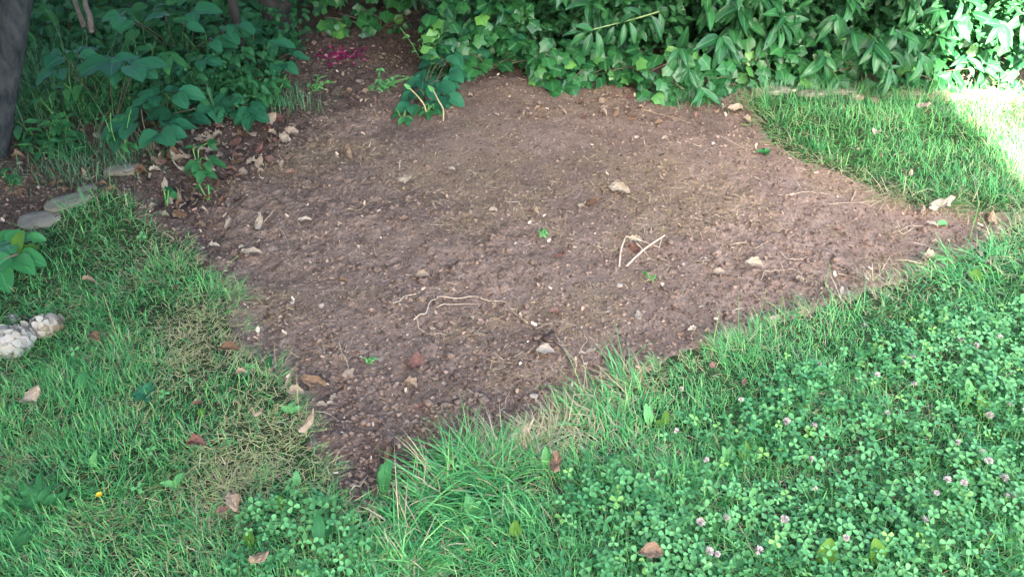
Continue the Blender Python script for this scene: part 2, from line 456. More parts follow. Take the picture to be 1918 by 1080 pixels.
def merge(name, shape, M, T, mat, rnd, parent=None, loc=None, extra=None):
    """one mesh of many copies of a base shape; M (n,3,3), T (n,3)"""
    V, F, UV = shape
    n = len(M); nv = len(V)
    W = np.einsum('nij,vj->nvi', M, V) + T[:, None, :]
    FF = (F[None] + (np.arange(n) * nv)[:, None, None]).reshape(-1, 3)
    at = {'rnd': np.repeat(rnd, nv)}
    if extra: at.update(extra)
    me = mesh_from(name, W.reshape(-1, 3), FF, mat, np.tile(UV, (n, 1)), at, True)
    return link(name, me, parent, loc)
def rand_frames(n, dirs, ups, sizes):
    x = dirs / np.linalg.norm(dirs, axis=1, keepdims=True)
    z = ups - x * np.sum(ups * x, axis=1, keepdims=True)
    z /= np.linalg.norm(z, axis=1, keepdims=True) + 1e-9
    y = np.cross(z, x)
    return np.stack([x, y, z], axis=2) * np.asarray(sizes)[:, None, None]

def smooth_path(pts, sub=5):
    P = [Vector(p) for p in pts]
    if len(P) < 3: 
        return [P[0].lerp(P[-1], i / sub) for i in range(sub + 1)]
    Q = [P[0] * 2 - P[1]] + P + [P[-1] * 2 - P[-2]]; out = []
    for i in range(1, len(Q) - 2):
        for k in range(sub):
            t = k / sub
            a, b, c, d = Q[i - 1], Q[i], Q[i + 1], Q[i + 2]
            out.append(0.5 * ((2 * b) + (c - a) * t + (2 * a - 5 * b + 4 * c - d) * t * t + (3 * b - 3 * c + d - a) * t ** 3))
    out.append(P[-1]); return out
def tube_data(pts, r0, r1, sides=6, jitter=0.0, sub=5):
    P = smooth_path(pts, sub); n = len(P); V = []; T = []; UV = []
    ov = P[-1] - P[0]
    hint = (0.13, 0.21, 1.0) if abs(ov.z) < 0.6 * ov.length else (1, 0.9, 0.05)
    for i, p in enumerate(P):
        t = (P[min(i + 1, n - 1)] - P[max(i - 1, 0)]).normalized()
        fr = frame(t, hint)
        y = fr.col[1]; z = fr.col[2]; r = r0 + (r1 - r0) * i / (n - 1)
        for k in range(sides):
            a = 2 * math.pi * k / sides
            rr = r * (1 + jitter * random.uniform(-1, 1))
            V.append(p + (y * math.cos(a) + z * math.sin(a)) * rr); UV.append((i / (n - 1), k / sides))
    for i in range(n - 1):
        for k in range(sides):
            a = i * sides + k; b = i * sides + (k + 1) % sides
            T += [(a, b, b + sides), (a, b + sides, a + sides)]
    c0 = len(V); V.append(P[0]); UV.append((0, .5)); V.append(P[-1]); UV.append((1, .5))
    for k in range(sides):
        T.append((c0, (k + 1) % sides, k)); T.append((c0 + 1, (n - 1) * sides + k, (n - 1) * sides + (k + 1) % sides))
    return np.array([tuple(v) for v in V]), np.array(T), np.array(UV)
def tube(name, pts, r0, r1, mat, parent=None, base=None, sides=6, jitter=0.0, sub=5):
    if base is None: base = Vector(pts[0])
    V, T, UV = tube_data([Vector(p) - base for p in pts], r0, r1, sides, jitter, sub)
    return link(name, mesh_from(name, V, T, mat, UV, None, True), parent, None if parent is not None else base)

def lump(name, size, mat, seed, flat=0.6, parent=None, loc=None, rotz=0, angular=0.25):
    """uneven stone"""
    r = np.random.default_rng(seed)
    V = []; T = []; nu, nv = 12, 7
    for j in range(1, nv):
        th = math.pi * j / nv
        for i in range(nu):
            ph = 2 * math.pi * i / nu
            x, y, z = math.sin(th) * math.cos(ph), math.sin(th) * math.sin(ph), math.cos(th)
            q = 1 / (abs(x) ** 5 + abs(y) ** 5 + abs(z) ** 5) ** 0.2
            q = (q - 1) * 1.0 + 1
            q *= 1 + angular * 0.35 * r.uniform(-1, 1)
            V.append((x * q * size[0], y * q * size[1], z * q * size[2]))
    top = len(V); V.append((0, 0, size[2])); V.append((0, 0, -size[2]))
    for j in range(nv - 2):
        for i in range(nu):
            a = j * nu + i; b = j * nu + (i + 1) % nu
            T += [(a, a + nu, b + nu), (a, b + nu, b)]
    for i in range(nu):
        T.append((top, i, (i + 1) % nu)); q = (nv - 2) * nu
        T.append((top + 1, q + (i + 1) % nu, q + i))
    V = np.array(V)
    if name == 'edging_stone': V[:, 2] = np.minimum(V[:, 2], size[2] * .55 + .05 * V[:, 0])
    o = link(name, mesh_from(name, V, np.array(T), mat, V[:, :2], None, name != 'edging_stone'), parent, loc)
    o.rotation_euler = (0, 0, rotz)
    return o

# ------------------------------------------------------------------ the setting: ground and bare soil
def grid_mesh(xs, ys, zfun, keep=None):
    X, Y = np.meshgrid(xs, ys, indexing='ij')
    Z, K = zfun(X, Y)
    nx, ny = X.shape
    idx = np.arange(nx * ny).reshape(nx, ny)
    a = idx[:-1, :-1]; b = idx[1:, :-1]; c = idx[1:, 1:]; d = idx[:-1, 1:]
    if K is not None:
        kk = K[:-1, :-1] | K[1:, :-1] | K[1:, 1:] | K[:-1, 1:]
        a, b, c, d = a[kk], b[kk], c[kk], d[kk]
    T = np.concatenate([np.stack([a.ravel(), b.ravel(), c.ravel()], 1), np.stack([a.ravel(), c.ravel(), d.ravel()], 1)])
    V = np.stack([X.ravel(), Y.ravel(), Z.ravel()], 1)
    used = np.unique(T); remap = np.zeros(len(V), int); remap[used] = np.arange(len(used))
    return V[used], remap[T]

def ground_z(X, Y):
    sd = lawn_sd(X, Y)
    near = (np.abs(X) < 3.4) & (Y > 0.3) & (Y < 6.0)
    return np.where(near, gz(X, Y) - 0.03 * sstep(0.01, -0.05, sd), -0.035), None
xs = np.unique(np.r_[np.linspace(-150, -4, 14), np.arange(-3.6, 3.61, 0.04), np.linspace(4, 150, 14)])
ys = np.unique(np.r_[np.linspace(-40, 0, 8), np.arange(0.2, 6.2, 0.04), np.linspace(6.6, 200, 16)])
V, T = grid_mesh(xs, ys, ground_z)
tag(link('ground', mesh_from('ground', V, T, MAT['earth'], None, None, True)), kind='structure')

def soil_z(X, Y):
    sd = lawn_sd(X, Y) + 0.012 * vnoise(X, Y, 0.06, 3)
    amp = np.clip(0.75 + 0.7 * vnoise(X, Y, 0.5, 4) + 0.55 * sstep(2.0, 1.2, Y) + 0.6 * sstep(-0.4, -1.1, X), 0.3, 2.2)
    n1 = vnoise(X, Y, 0.060, 5); n2 = vnoise(X, Y, 0.028, 6); n3 = vnoise(X, Y, 0.014, 7)
    n4 = vnoise(X, Y, 0.0085, 8)
    cl = n1 * 0.007 + 0.006 * vnoise(X, Y, .13, 10) + np.abs(n2) * 0.006 + n3 * 0.005 - np.abs(n4) * 0.005 + 0.008 * sstep(.35, .8, vnoise(X, Y, .045, 9))
    z = gz(X, Y) + 0.75 * amp * cl
    z = z - 0.05 * sstep(0.0, 0.045, sd)
    return z, sd < 0.045
ys_ = [0.9]
while ys_[-1] < 5.9: ys_.append(ys_[-1] + 0.0048 + 0.0022 * max(0, ys_[-1] - 1.0))
V, T = grid_mesh(np.arange(-2.9, 2.9, 0.0065), np.array(ys_), soil_z)
SPOTS = [(1020, 330, .35, .9), (1180, 420, .3, .9), (560, 310, .15, 1.2), (1000, 410, .25, .5), (700, 750, .2, .4), (1500, 330, .2, .6), (830, 780, .15, .8), (1250, 370, .2, .6), (1560, 510, .15, .8), (950, 230, .2, .3), (1050, 600, .06, 1.2), (720, 300, .2, .6), (880, 310, .2, .6), (1300, 300, .2, .4)]
def thatch_d(X, Y):
    dens = vnoise(X, Y, 0.28, 31) + 0.8 * vnoise(X, Y, 0.10, 32)
    for (px, py, r, a) in SPOTS:
        c = G0(px, py); dens = dens + a * np.exp(-(((X - c[0]) ** 2 + (Y - c[1]) ** 2) / (r * r)))
    return dens
VX, VY = V[:, 0], V[:, 1]
lf = sstep(-0.75, -1.35, VX + 0.25 * vnoise(VX, VY, .3, 33) - .12 * (VY - 2.5)) + .45 * sstep(0.3, .8, vnoise(VX, VY, .33, 34)) + .95 * sstep(3.75, 4.25, VY) + .85 * sstep(1.95, 1.25, VY + .15 * vnoise(VX, VY, .2, 35))  # dark humus soil; under the hedge the darkening also paints in deep shade
tag(link('soil_patch', mesh_from('soil_patch', V, T, MAT['soil'], None, {'humus_shade': np.clip(lf, 0, 1), 'thatch': sstep(.25, 1.1, thatch_d(VX, VY))}, True)), kind='structure')
def soil_at(x, y):
    return soil_z(np.atleast_1d(np.asarray(x, float)), np.atleast_1d(np.asarray(y, float)))[0]
def S(px, py):
    p = G(px, py); return Vector((p.x, p.y, float(soil_at(p.x, p.y)[0])))

# crumbs of soil, lying loose
def octa():
    V = np.array([(1, 0, 0), (-1, 0, 0), (0, 1, 0), (0, -1, 0), (0, 0, 1), (0, 0, -1)], float)
    T = np.array([(0, 2, 4), (2, 1, 4), (1, 3, 4), (3, 0, 4), (2, 0, 5), (1, 2, 5), (3, 1, 5), (0, 3, 5)])
    return V, T
def sample_soil(n, ylim=(0.95, 4.6), xlim=(-2.5, 2.4), margin=-0.01, near=1.6):
    X = rng.uniform(*xlim, n * 5); Y = rng.uniform(*ylim, n * 5)
    ok = (lawn_sd(X, Y) < margin) & (np.abs(X) < 0.68 * Y + 0.35) & (rng.random(n * 5) < np.clip((near / Y) ** 2, 0, 1))
    return X[ok][:n], Y[ok][:n]
def crumbs(name, n, smin, smax, mat, cols, clump=0.0):
    X, Y = sample_soil(n)
    if clump:
        k = vnoise(X, Y, 0.35, 12) + 0.6 * vnoise(X, Y, 0.12, 13) > clump
        X, Y = X[k], Y[k]
    n = len(X)
    s = smin + (smax - smin) * rng.random(n) ** 3
    V, T = octa()
    J = V[None] + 0.35 * rng.uniform(-1, 1, (n, 6, 3))
    sc = np.stack([s * rng.uniform(.8, 1.4, n), s * rng.uniform(.8, 1.4, n), s * rng.uniform(.5, .9, n)], 1)
    W = J * sc[:, None, :]
    W += np.stack([X, Y, soil_at(X, Y) + s * 0.2], 1)[:, None, :]
    FF = (T[None] + (np.arange(n) * 6)[:, None, None]).reshape(-1, 3)
    at = None
    if cols is not None:
        c = np.array(cols)[rng.integers(0, len(cols), n)] * rng.uniform(.8, 1.2, (n, 1))
        at = {'col': np.repeat(c, 6, 0)}
    return link(name, mesh_from(name, W.reshape(-1, 3), FF, mat, None, at, False))
tag(crumbs('soil_crumbs', 42000, 0.0014, 0.0088, MAT['fibre'], [(.15, .10, .073), (.19, .13, .096), (.245, .17, .128), (.10, .066, .048), (.215, .147, .11)]), 'loose brown crumbs of dug soil', 'soil crumbs', kind='stuff')
tag(crumbs('soil_clods', 700, 0.006, 0.019, MAT['soil'], None), 'larger clods of dug soil', 'soil clods', kind='stuff')
tag(crumbs('pale_grit', 420, 0.0014, 0.0055, MAT['fibre'], [(.46, .39, .31), (.40, .31, .23), (.34, .24, .17)]), 'pale specks of grit strewn over the soil', 'grit', kind='stuff')

# ------------------------------------------------------------------ blades: grass, straw, root fibres
def blades(name, P, L, W, az, lean, curl, col, mat, seg=3, tip=None):
    n = len(P); h = np.stack([np.cos(az), np.sin(az)], 1); side = np.stack([-np.sin(az), np.cos(az)], 1)
    tw = rng.uniform(-0.9, 0.9, n)
    wv = np.c_[side * np.cos(tw)[:, None], np.sin(tw) * 0.5]
    cur = P.copy(); rows = []; prof = [1.0, 0.92, 0.62] if seg == 3 else [1.0, .95, .8, .55][:seg]
    cols = []; tipc = col if tip is None else tip
    for i in range(seg + 1):
        f = i / seg
        cc = col * (0.85 + 0.2 * f) if tip is None else col * (1 - f) + tipc * f
        if i == seg:
            rows.append(cur[:, None, :]); cols.append(cc[:, None, :])
        else:
            w = (W * prof[i] * 0.5)[:, None] * wv
            rows.append(np.stack([cur - w, cur + w], 1)); cols.append(np.repeat(cc[:, None, :], 2, 1))
            th = lean + curl * (i + 0.5) / seg
            st = (L / seg)
            cur = cur + np.c_[h * (st * np.sin(th))[:, None], st * np.cos(th)]
    Vt = np.concatenate(rows, 1); C = np.concatenate(cols, 1)
    nv = Vt.shape[1]; T = []
    for i in range(seg - 1):
        a = 2 * i; T += [(a, a + 1, a + 3), (a, a + 3, a + 2)]
    a = 2 * (seg - 1); T.append((a, a + 1, a + 2))
    FF = (np.array(T)[None] + (np.arange(n) * nv)[:, None, None]).reshape(-1, 3)
    return link(name, mesh_from(name, Vt.reshape(-1, 3), FF, mat, None, {'col': C.reshape(-1, 3)}, True))

def lawn_points(n, xlim, ylim, near):
    X = rng.uniform(*xlim, n); Y = rng.uniform(*ylim, n)
    sd = lawn_sd(X, Y)
    rag = 0.045 * vnoise(X, Y, 0.10, 20) + 0.035 * vnoise(X, Y, 0.03, 21)
    ok = (sd + rag > -0.004) & (np.abs(X) < 0.66 * Y + 0.45) & (rng.random(n) < np.clip((near / Y) ** 1.3, 0.15, 1))
    return X[ok], Y[ok]
def sd_grad(X, Y):
    e = 0.03
    gx = lawn_sd(X + e, Y) - lawn_sd(X - e, Y); gy = lawn_sd(X, Y + e) - lawn_sd(X, Y - e)
    return np.arctan2(-gy, -gx)                         # towards the soil

X, Y = lawn_points(800000, (-2.9, 3.2), (0.75, 4.1), 1.35)
n = len(X)
sd = lawn_sd(X, Y)
left = X < -0.25 - 0.0 * Y
back = Y > 2.55
clov = (~left) & (~back) & (sd > 0.10)
# thin spots and dry spots
thin = vnoise(X, Y, 0.22, 22) * 0.6 + vnoise(X, Y, 0.09, 23) * 0.5
keep = rng.random(n) < np.where(clov, 0.8, np.clip(0.8 + 0.4 * thin, 0.25, 1))
X, Y, sd, left, back, clov, thin = [a[keep] for a in (X, Y, sd, left, back, clov, thin)]
n = len(X)
def blob(px, py, r):
    c = G0(px, py); return np.exp(-(((X - c[0]) ** 2 + (Y - c[1]) ** 2) / (r * r)))
dry = 0.15 + 0.18 * sstep(0.0, 0.6, thin) + 0.22 * sstep(0.10, 0.0, sd)
dry += 0.55 * blob(370, 640, 0.13) + 0.55 * blob(450, 900, 0.13) + 0.4 * blob(520, 830, 0.1) + 0.3 * blob(260, 470, 0.15) + .45 * blob(330, 600, .1) + .4 * blob(480, 760, .09) + .35 * blob(400, 690, .12) + 0.35 * blob(1050, 820, .07) + 0.35 * blob(1000, 800, .06)
dry += .5 * blob(1480, 300, .08) + .45 * blob(1540, 325, .08) + .5 * blob(1010, 800, .07) + .5 * blob(1640, 520, .1) + .5 * blob(1500, 585, .05) + .45 * blob(1860, 420, .12)
dry += 0.5 * blob(1600, 350, .12) + 0.5 * blob(1680, 375, .1) + 0.25 * blob(1150, 800, .12) + 0.4 * blob(1560, 540, .08) + 0.45 * blob(1620, 525, .07) + 0.3 * blob(1050, 940, .05)
dry += 0.35 * blob(680, 1000, .06)
tuft = vnoise(X, Y, 0.11, 24) + 0.5 * vnoise(X, Y, 0.05, 25)
edge = sstep(0.14, 0.0, sd)
L = rng.uniform(0.028, 0.064, n) * (1 + 0.35 * tuft)
L = np.where(back, L * 1.25, L)
L = L * (1 + edge * np.where(left, 0.45, 0.75) * np.clip(0.7 + tuft, 0.1, 1.6))
big = .75 * blob(900, 950, .15) + .55 * blob(1130, 800, .12) + 0.3 * blob(1180, 740, .1) + blob(1790, 500, .15) + 0.7 * blob(730, 1000, .12)
L = L * (1 + 0.9 * np.clip(big, 0, 1))
L = np.where(clov & (big < 0.2), L * 1.05, L)
L *= np.where(dry > 0.45, 0.75, 1)
W = rng.uniform(0.0014, 0.0030, n) * np.where(big > .3, 1.5, 1) * np.clip(0.8 + 0.2 * Y / 1.5, 1, 1.5)
az = rng.uniform(0, 2 * math.pi, n)
flow = 2.4 * vnoise(X, Y, 0.25, 26) + math.pi
use = rng.random(n) < (0.35 + 0.4 * np.clip(big, 0, 1))
az = np.where(use, flow + rng.normal(0, 0.6, n), az)
toward = sd_grad(X, Y)
use2 = rng.random(n) < 0.6 * edge
az = np.where(use2, toward + rng.normal(0, 0.8, n), az)
lean = rng.uniform(0.1, 1.15, n) + .5 * np.clip(big + edge * .5, 0, 1); curl = rng.uniform(0.2, 1.5, n) + .45 * np.clip(big, 0, 1)
dry = dry * (1 - .65 * np.clip(big, 0, 1))
isdry = rng.random(n) < dry
lean = np.where(isdry, rng.uniform(0.7, 1.5, n), lean)
g1 = np.array([0.020, 0.135, 0.034]); g2 = np.array([0.105, 0.385, 0.105]); g3 = np.array([0.17, 0.43, 0.11])
q = np.clip(rng.random(n) * 0.75 + 0.25 * (vnoise(X, Y, 0.3, 27) + 1) / 2, 0, 1)[:, None]
colr = g1 * (1 - q) + g2 * q
lim = (rng.random(n) < 0.2)[:, None]; colr = np.where(lim, g3, colr)
d1 = np.array([0.30, 0.25, 0.13]); d2 = np.array([0.46, 0.40, 0.25]); k = rng.random(n)[:, None]
colr = np.where(isdry[:, None], d1 * (1 - k) + d2 * k, colr)
P = np.stack([X, Y, gz(X, Y) - 0.004], 1)
tag(blades('grass', P, L, W, az, lean, curl, colr, MAT['grass']), 'green lawn grass around the bare soil', 'grass', kind='stuff')
thp = np.clip(dry - .1, .02, 1) * (1 - .8 * np.clip(big, 0, 1)) * np.where(clov, .3, 1)
pick = rng.random(n) < np.clip(thp * .45, 0, .32)
XT, YT = X[pick] + rng.normal(0, .006, pick.sum()), Y[pick] + rng.normal(0, .006, pick.sum()); m = len(XT)
kk = rng.random(m)[:, None]
tag(blades('dry_thatch', np.stack([XT, YT, gz(XT, YT) + rng.uniform(.002, .014, m)], 1), rng.uniform(.02, .06, m), rng.uniform(.0014, .0026, m), rng.uniform(0, 6.28, m), rng.uniform(1.25, 1.6, m), rng.uniform(-.3, .3, m),
           np.array([.22, .23, .085]) * (1 - kk) + np.array([.40, .39, .19]) * kk, MAT['fibre']), 'straw-coloured dry thatch in the worn patches of the lawn', 'thatch', kind='stuff')
print('grass blades', n, 'thatch', m)

# dry root fibres and straw on the soil
def fibres(name, n, cl, lmin, lmax, wid, label, cols, x0=None):
    X, Y = sample_soil(n, near=2.2)
    dens = thatch_d(X, Y)
    ok = dens + rng.uniform(-.35, .35, len(X)) > cl
    X, Y = X[ok], Y[ok]; n = len(X)
    P = np.stack([X, Y, soil_at(X, Y) + rng.uniform(0.002, 0.010, n)], 1)
    c = np.array(cols)[rng.integers(0, len(cols), n)] * rng.uniform(.75, 1.2, (n, 1))
    o = blades(name, P, lmin + (lmax - lmin) * rng.random(n) ** 2, rng.uniform(wid * .6, wid * 1.3, n) * np.clip(Y / 2, .8, 1.8), rng.uniform(0, 6.28, n), rng.uniform(1.2, 1.55, n), rng.uniform(-.25, .5, n), c, MAT['fibre'])
    tag(o, label, 'straw', kind='stuff')
fibres('dry_root_fibres', 16000, 0.55, 0.010, 0.040, 0.0021, 'tan dry root fibres and moss scattered in patches over the soil', [(.40, .29, .15), (.32, .23, .12), (.48, .37, .22), (.26, .19, .09)])
fibres('straw_bits', 1100, -0.1, 0.015, 0.07, 0.0016, 'pale bits of straw and root strewn over the soil', [(.48, .38, .26), (.40, .30, .20), (.55, .46, .34)])

# ------------------------------------------------------------------ clover carpet
def clover_shape():
    V = []; T = []; UV = []
    for k in range(3):
        a0 = 2 * math.pi * k / 3
        b = len(V)
        pts = [(0.03, 0), (0.30, 0.20), (0.62, 0.33), (0.90, 0.27), (0.98, 0.0), (0.90, -0.27), (0.62, -0.33), (0.30, -0.20)]
        V0 = [(0.55, 0, -0.03)] + [(x, y, 0.10 * abs(y) / 0.33 + 0.05 * x - 0.10 * x * x) for x, y in pts]
        for x, y, z in V0:
            V.append((x * math.cos(a0) - y * math.sin(a0), x * math.sin(a0) + y * math.cos(a0), z)); UV.append((x, 0.5 + y))
        T += [(b, b + i, b + i + 1) for i in range(1, 8)] + [(b, b + 8, b + 1)]
    return np.array(V), np.array(T), np.array(UV)
CLV = clover_shape()
CLOVER_ZONE = [G0(*p) for p in [(1060, 900), (1180, 830), (1260, 760), (1400, 730), (1480, 680), (1600, 640), (1780, 560), (1918, 520)]] + [(3, 1.5), (3, .5), (-.1, .5), (-.05, 1.0)]
CLOVER_LEFT = [G0(*p) for p in [(420, 1000), (480, 940), (560, 930), (640, 960), (700, 1000)]] + [(-.2, .6), (-.6, .6)]
n = 34000
X = rng.uniform(-1.3, 2.6, n); Y = rng.uniform(0.8, 2.6, n)
z1 = poly_sd(CLOVER_ZONE, X, Y) + 0.10 * vnoise(X, Y, 0.16, 41)
z2 = poly_sd(CLOVER_LEFT, X, Y) + 0.06 * vnoise(X, Y, 0.12, 42)
hole = vnoise(X, Y, 0.12, 43) + 0.6 * vnoise(X, Y, 0.05, 44)
prob = np.where(z1 > 0.0, np.clip(0.70 - 0.5 * hole, 0.06, 1) * sstep(-.02, .18, z1), 0) + np.where(z2 > 0, 0.42, 0)
lawn = (lawn_sd(X, Y) > 0.04)
prob = prob + lawn * 0.008
ok = (rng.random(n) < prob) & lawn & (np.abs(X) < 0.66 * Y + 0.4)
X, Y = X[ok], Y[ok]; n = len(X)
hgt = rng.uniform(0.02, 0.055, n)
C0 = np.stack([X, Y, gz(X, Y) + hgt], 1)
ups = np.c_[rng.normal(0, .42, (n, 2)) + np.array([0.0, -0.12]), np.ones(n)]
a = rng.uniform(0, 6.28, n)
dirs = np.c_[np.cos(a), np.sin(a), np.zeros(n)]
x_ = dirs - ups * (np.sum(dirs * ups, 1) / np.sum(ups * ups, 1))[:, None]
sz = .0065 + .0135 * rng.beta(2, 1.7, n)
M = rand_frames(n, x_, ups, sz)
V, F, UV = CLV
Wv = np.einsum('nij,vj->nvi', M, V) + C0[:, None, :]
c1 = np.array([0.034, 0.165, 0.048]); c2 = np.array([0.125, 0.345, 0.112]); c3 = np.array([0.20, 0.43, 0.10])
q = np.clip(.75 * rng.random(n) + .3 * vnoise(X, Y, .2, 46) + .12, 0, 1)[:, None]; base = c1 * (1 - q) + c2 * q
base = np.where((rng.random(n) < .05)[:, None], c3 * .85, base)
edgef = np.clip((UV[:, 0] - 0.3) * 1.0, 0, 1)
colv = base[:, None, :] * (0.85 + 0.25 * edgef)[None, :, None]
FF = (F[None] + (np.arange(n) * len(V))[:, None, None]).reshape(-1, 3)
tag(link('clover', mesh_from('clover', Wv.reshape(-1, 3), FF, MAT['clover'], None, {'col': colv.reshape(-1, 3)}, True)),
    'carpet of three-leaved clover covering the lawn in front', 'clover', kind='stuff')
print('clovers', n)
Ps = np.stack([X, Y, gz(X, Y) - .002], 1)
blades('clover_stalks', Ps, hgt, np.full(n, .0012), a, np.full(n, .02), np.zeros(n), np.tile(np.array([.06, .20, .07]), (n, 1)), MAT['grass'])
tag(bpy.data.objects['clover_stalks'], 'thin stalks under the clover leaves', 'clover stalks', kind='stuff')

# ------------------------------------------------------------------ hedge shrubs with whorls of long leaves
def blunt(v): return Vector(v).normalized()
def laurel_shrub(name, label, cx, cy, halfw, depth, zs, nros, leaf_len, recess=0.0, top=1.8, mass=900, branch=None, seed=0, group='shrubs of the back hedge', specials=(), over=1.5):
    rr = random.Random(seed)
    base = Vector((cx, cy, gzf(cx, min(cy, 5.9))))
    root = thing(name, base, label, 'shrub', group)
    for i in range(5):
        a = rr.uniform(-1, 1)
        tube('stem', [base + Vector((a * .1, .15 + rr.uniform(-.05, .05), -.03)), base + Vector((a * halfw * .5, .1, .45)), base + Vector((a * halfw * .9, -depth * .3, 1.1))], .009, .004, MAT['darkbark'], root, base)
    cnt = 0
    spots = list(specials)
    for i in range(nros):
        u = rr.uniform(-1, 1); z = rr.uniform(*zs)
        bulge = math.sqrt(max(0, 1 - (u * 0.85) ** 2)) * (0.55 + 0.45 * min(1, (z - zs[0]) / 0.3 + recess))
        y = cy - depth * bulge + rr.uniform(-.08, .14)
        spots.append((Vector((cx + u * halfw, y, z + gzf(cx + u * halfw, min(y, 5.9)))), rr.uniform(.8, 1.15)))
    for c, s in spots:
        if float(vnoise(c.x, c.z, .17, 90)) < -.5 and (c, s) not in specials: continue
        nl = rr.randint(6, 9); a0 = rr.uniform(0, 6.28)
        axis = blunt((rr.uniform(-.9, .9), -1.0, rr.uniform(-.6, .6)))
        fr = frame(axis, (0, 0, 1))
        tube('shoot', [c - axis * 0.10 + Vector((0, .05, .02)), c - axis * 0.03, c + axis * .015], .0035, .002, MAT['greenstem'], root, base, 4, 0, 2) if rr.random() < .35 else None
        for k in range(nl):
            if cnt >= 300: break
            a = a0 + 2 * math.pi * k / nl + rr.uniform(-.25, .25)
            radial = fr.col[1] * math.cos(a) + fr.col[2] * math.sin(a)
            d = radial * rr.uniform(.45, .9) + axis * rr.uniform(.3, .9) + Vector((rr.uniform(-.2, .2), 0, -rr.uniform(.3, .95)))
            up = axis * 0.8 + Vector((0, -.2, .9)) - radial * 0.2
            put_leaf(root, base, 'laurel', c + axis * rr.uniform(-.03, .02), d, up, leaf_len * s * rr.uniform(.5, 1.15)); cnt += 1
    # the dense mass inside, and an unseen overhang added above to shade the foot
    r = np.random.default_rng(seed + 5)
    n = mass * 4
    u = r.uniform(-1, 1, n); z = r.uniform(0.0, 1, n) ** .8 * (top) + 0.05
    inner = z < zs[1]
    bulge = np.sqrt(np.clip(1 - (u * .85) ** 2, 0, 1)) * np.where(inner, 0.2, np.where(z > .85, over + .35 * np.clip(z - .85, 0, .6), .85))
    y = cy - depth * bulge + np.where(inner, r.uniform(0.22, .65, n), r.uniform(-.05, .5, n))
    T = np.stack([u * halfw * 1.05, y - cy, z], 1)
    d = np.c_[r.normal(0, .7, n), r.normal(-.5, .5, n), r.normal(-.35, .4, n)]
    up = np.c_[r.normal(0, .4, n), r.normal(-.5, .3, n), np.ones(n)]
    M = rand_frames(n, d, up, leaf_len * r.uniform(.7, 1.2, n))
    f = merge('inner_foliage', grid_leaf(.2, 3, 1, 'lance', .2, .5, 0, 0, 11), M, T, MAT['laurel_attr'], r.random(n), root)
    f['kind'] = 'stuff'
    return root

laurel_shrub('evergreen_shrub', 'dark shrub overhanging the shaded soil behind the pink petals', -0.75, 5.15, .60, .45, (.20, .75), 46, .125, .3, 1.9, 1100, seed=1, over=2.5)
laurel_shrub('evergreen_shrub', 'shrub with arching pale branch above the ivy at the middle of the hedge', 0.30, 4.55, .42, .40, (.16, .62), 50, .155, .1, 1.9, 900, seed=2)
laurel_shrub('evergreen_shrub', 'drooping long-leaved shrub hanging down to the ivy corner beside the back lawn', 0.98, 4.42, .42, .42, (.10, .62), 52, .15, .4, 1.9, 900, seed=3,
             specials=[(D(1290, 130, 3.80), .95), (D(1275, 90, 3.85), 1.0), (D(1310, 165, 3.72), .9), (D(1350, 70, 3.9), 1.)])
laurel_shrub('evergreen_shrub', 'bushy light green shrub rising behind the stone-edged back lawn', 1.75, 4.28, .48, .42, (.06, .62), 54, .135, .7, 1.9, 900, seed=4,
             specials=[(D(1640, 90, 3.72), 1.), (D(1660, 130, 3.68), .9), (D(1680, 60, 3.75), 1.), (D(1720, 100, 3.72), 1.), (D(1600, 60, 3.8), 1.)])
laurel_shrub('evergreen_shrub', 'sunlit shrub bleached by the sun at the right end of hedge', 2.62, 4.20, .48, .50, (.05, .75), 54, .13, .9, 2.0, 900, seed=5)

# arching pale branch with a spray of leaves, belongs to the middle shrub
mid = [o for o in bpy.data.objects if o.get('label', '').startswith('shrub with arching')][0]
bb = mid.location
tube('branch', [D(1235, 22, 4.05), D(1190, 35, 3.98), D(1140, 48, 3.9), D(1100, 58, 3.84)], .0045, .0025, MAT['palestem'], mid, bb)
for (px, py, Y, dx, dz, s) in [(1110, 58, 3.84, -.6, .35, .11), (1100, 60, 3.83, -.9, -.5, .12), (1108, 62, 3.82, -.3, -.9, .12), (1118, 60, 3.82, .25, -1, .13), (1170, 45, 3.9, -.1, -.9, .10),
                               (1180, 42, 3.9, .3, -.8, .11), (1220, 30, 3.95, .5, -.7, .13), (1235, 25, 4.0, .2, -.9, .13), (1160, 45, 3.9, .4, .5, .10), (1200, 30, 3.95, -.5, .5, .1), (1090, 60, 3.83, -1, .1, .1), (1150, 50, 3.88, -.4, -.8, .09)]:
    put_leaf(mid, bb, 'laurel', D(px, py, Y), (dx, -.35, dz), (0.1, -.7, .8), s)

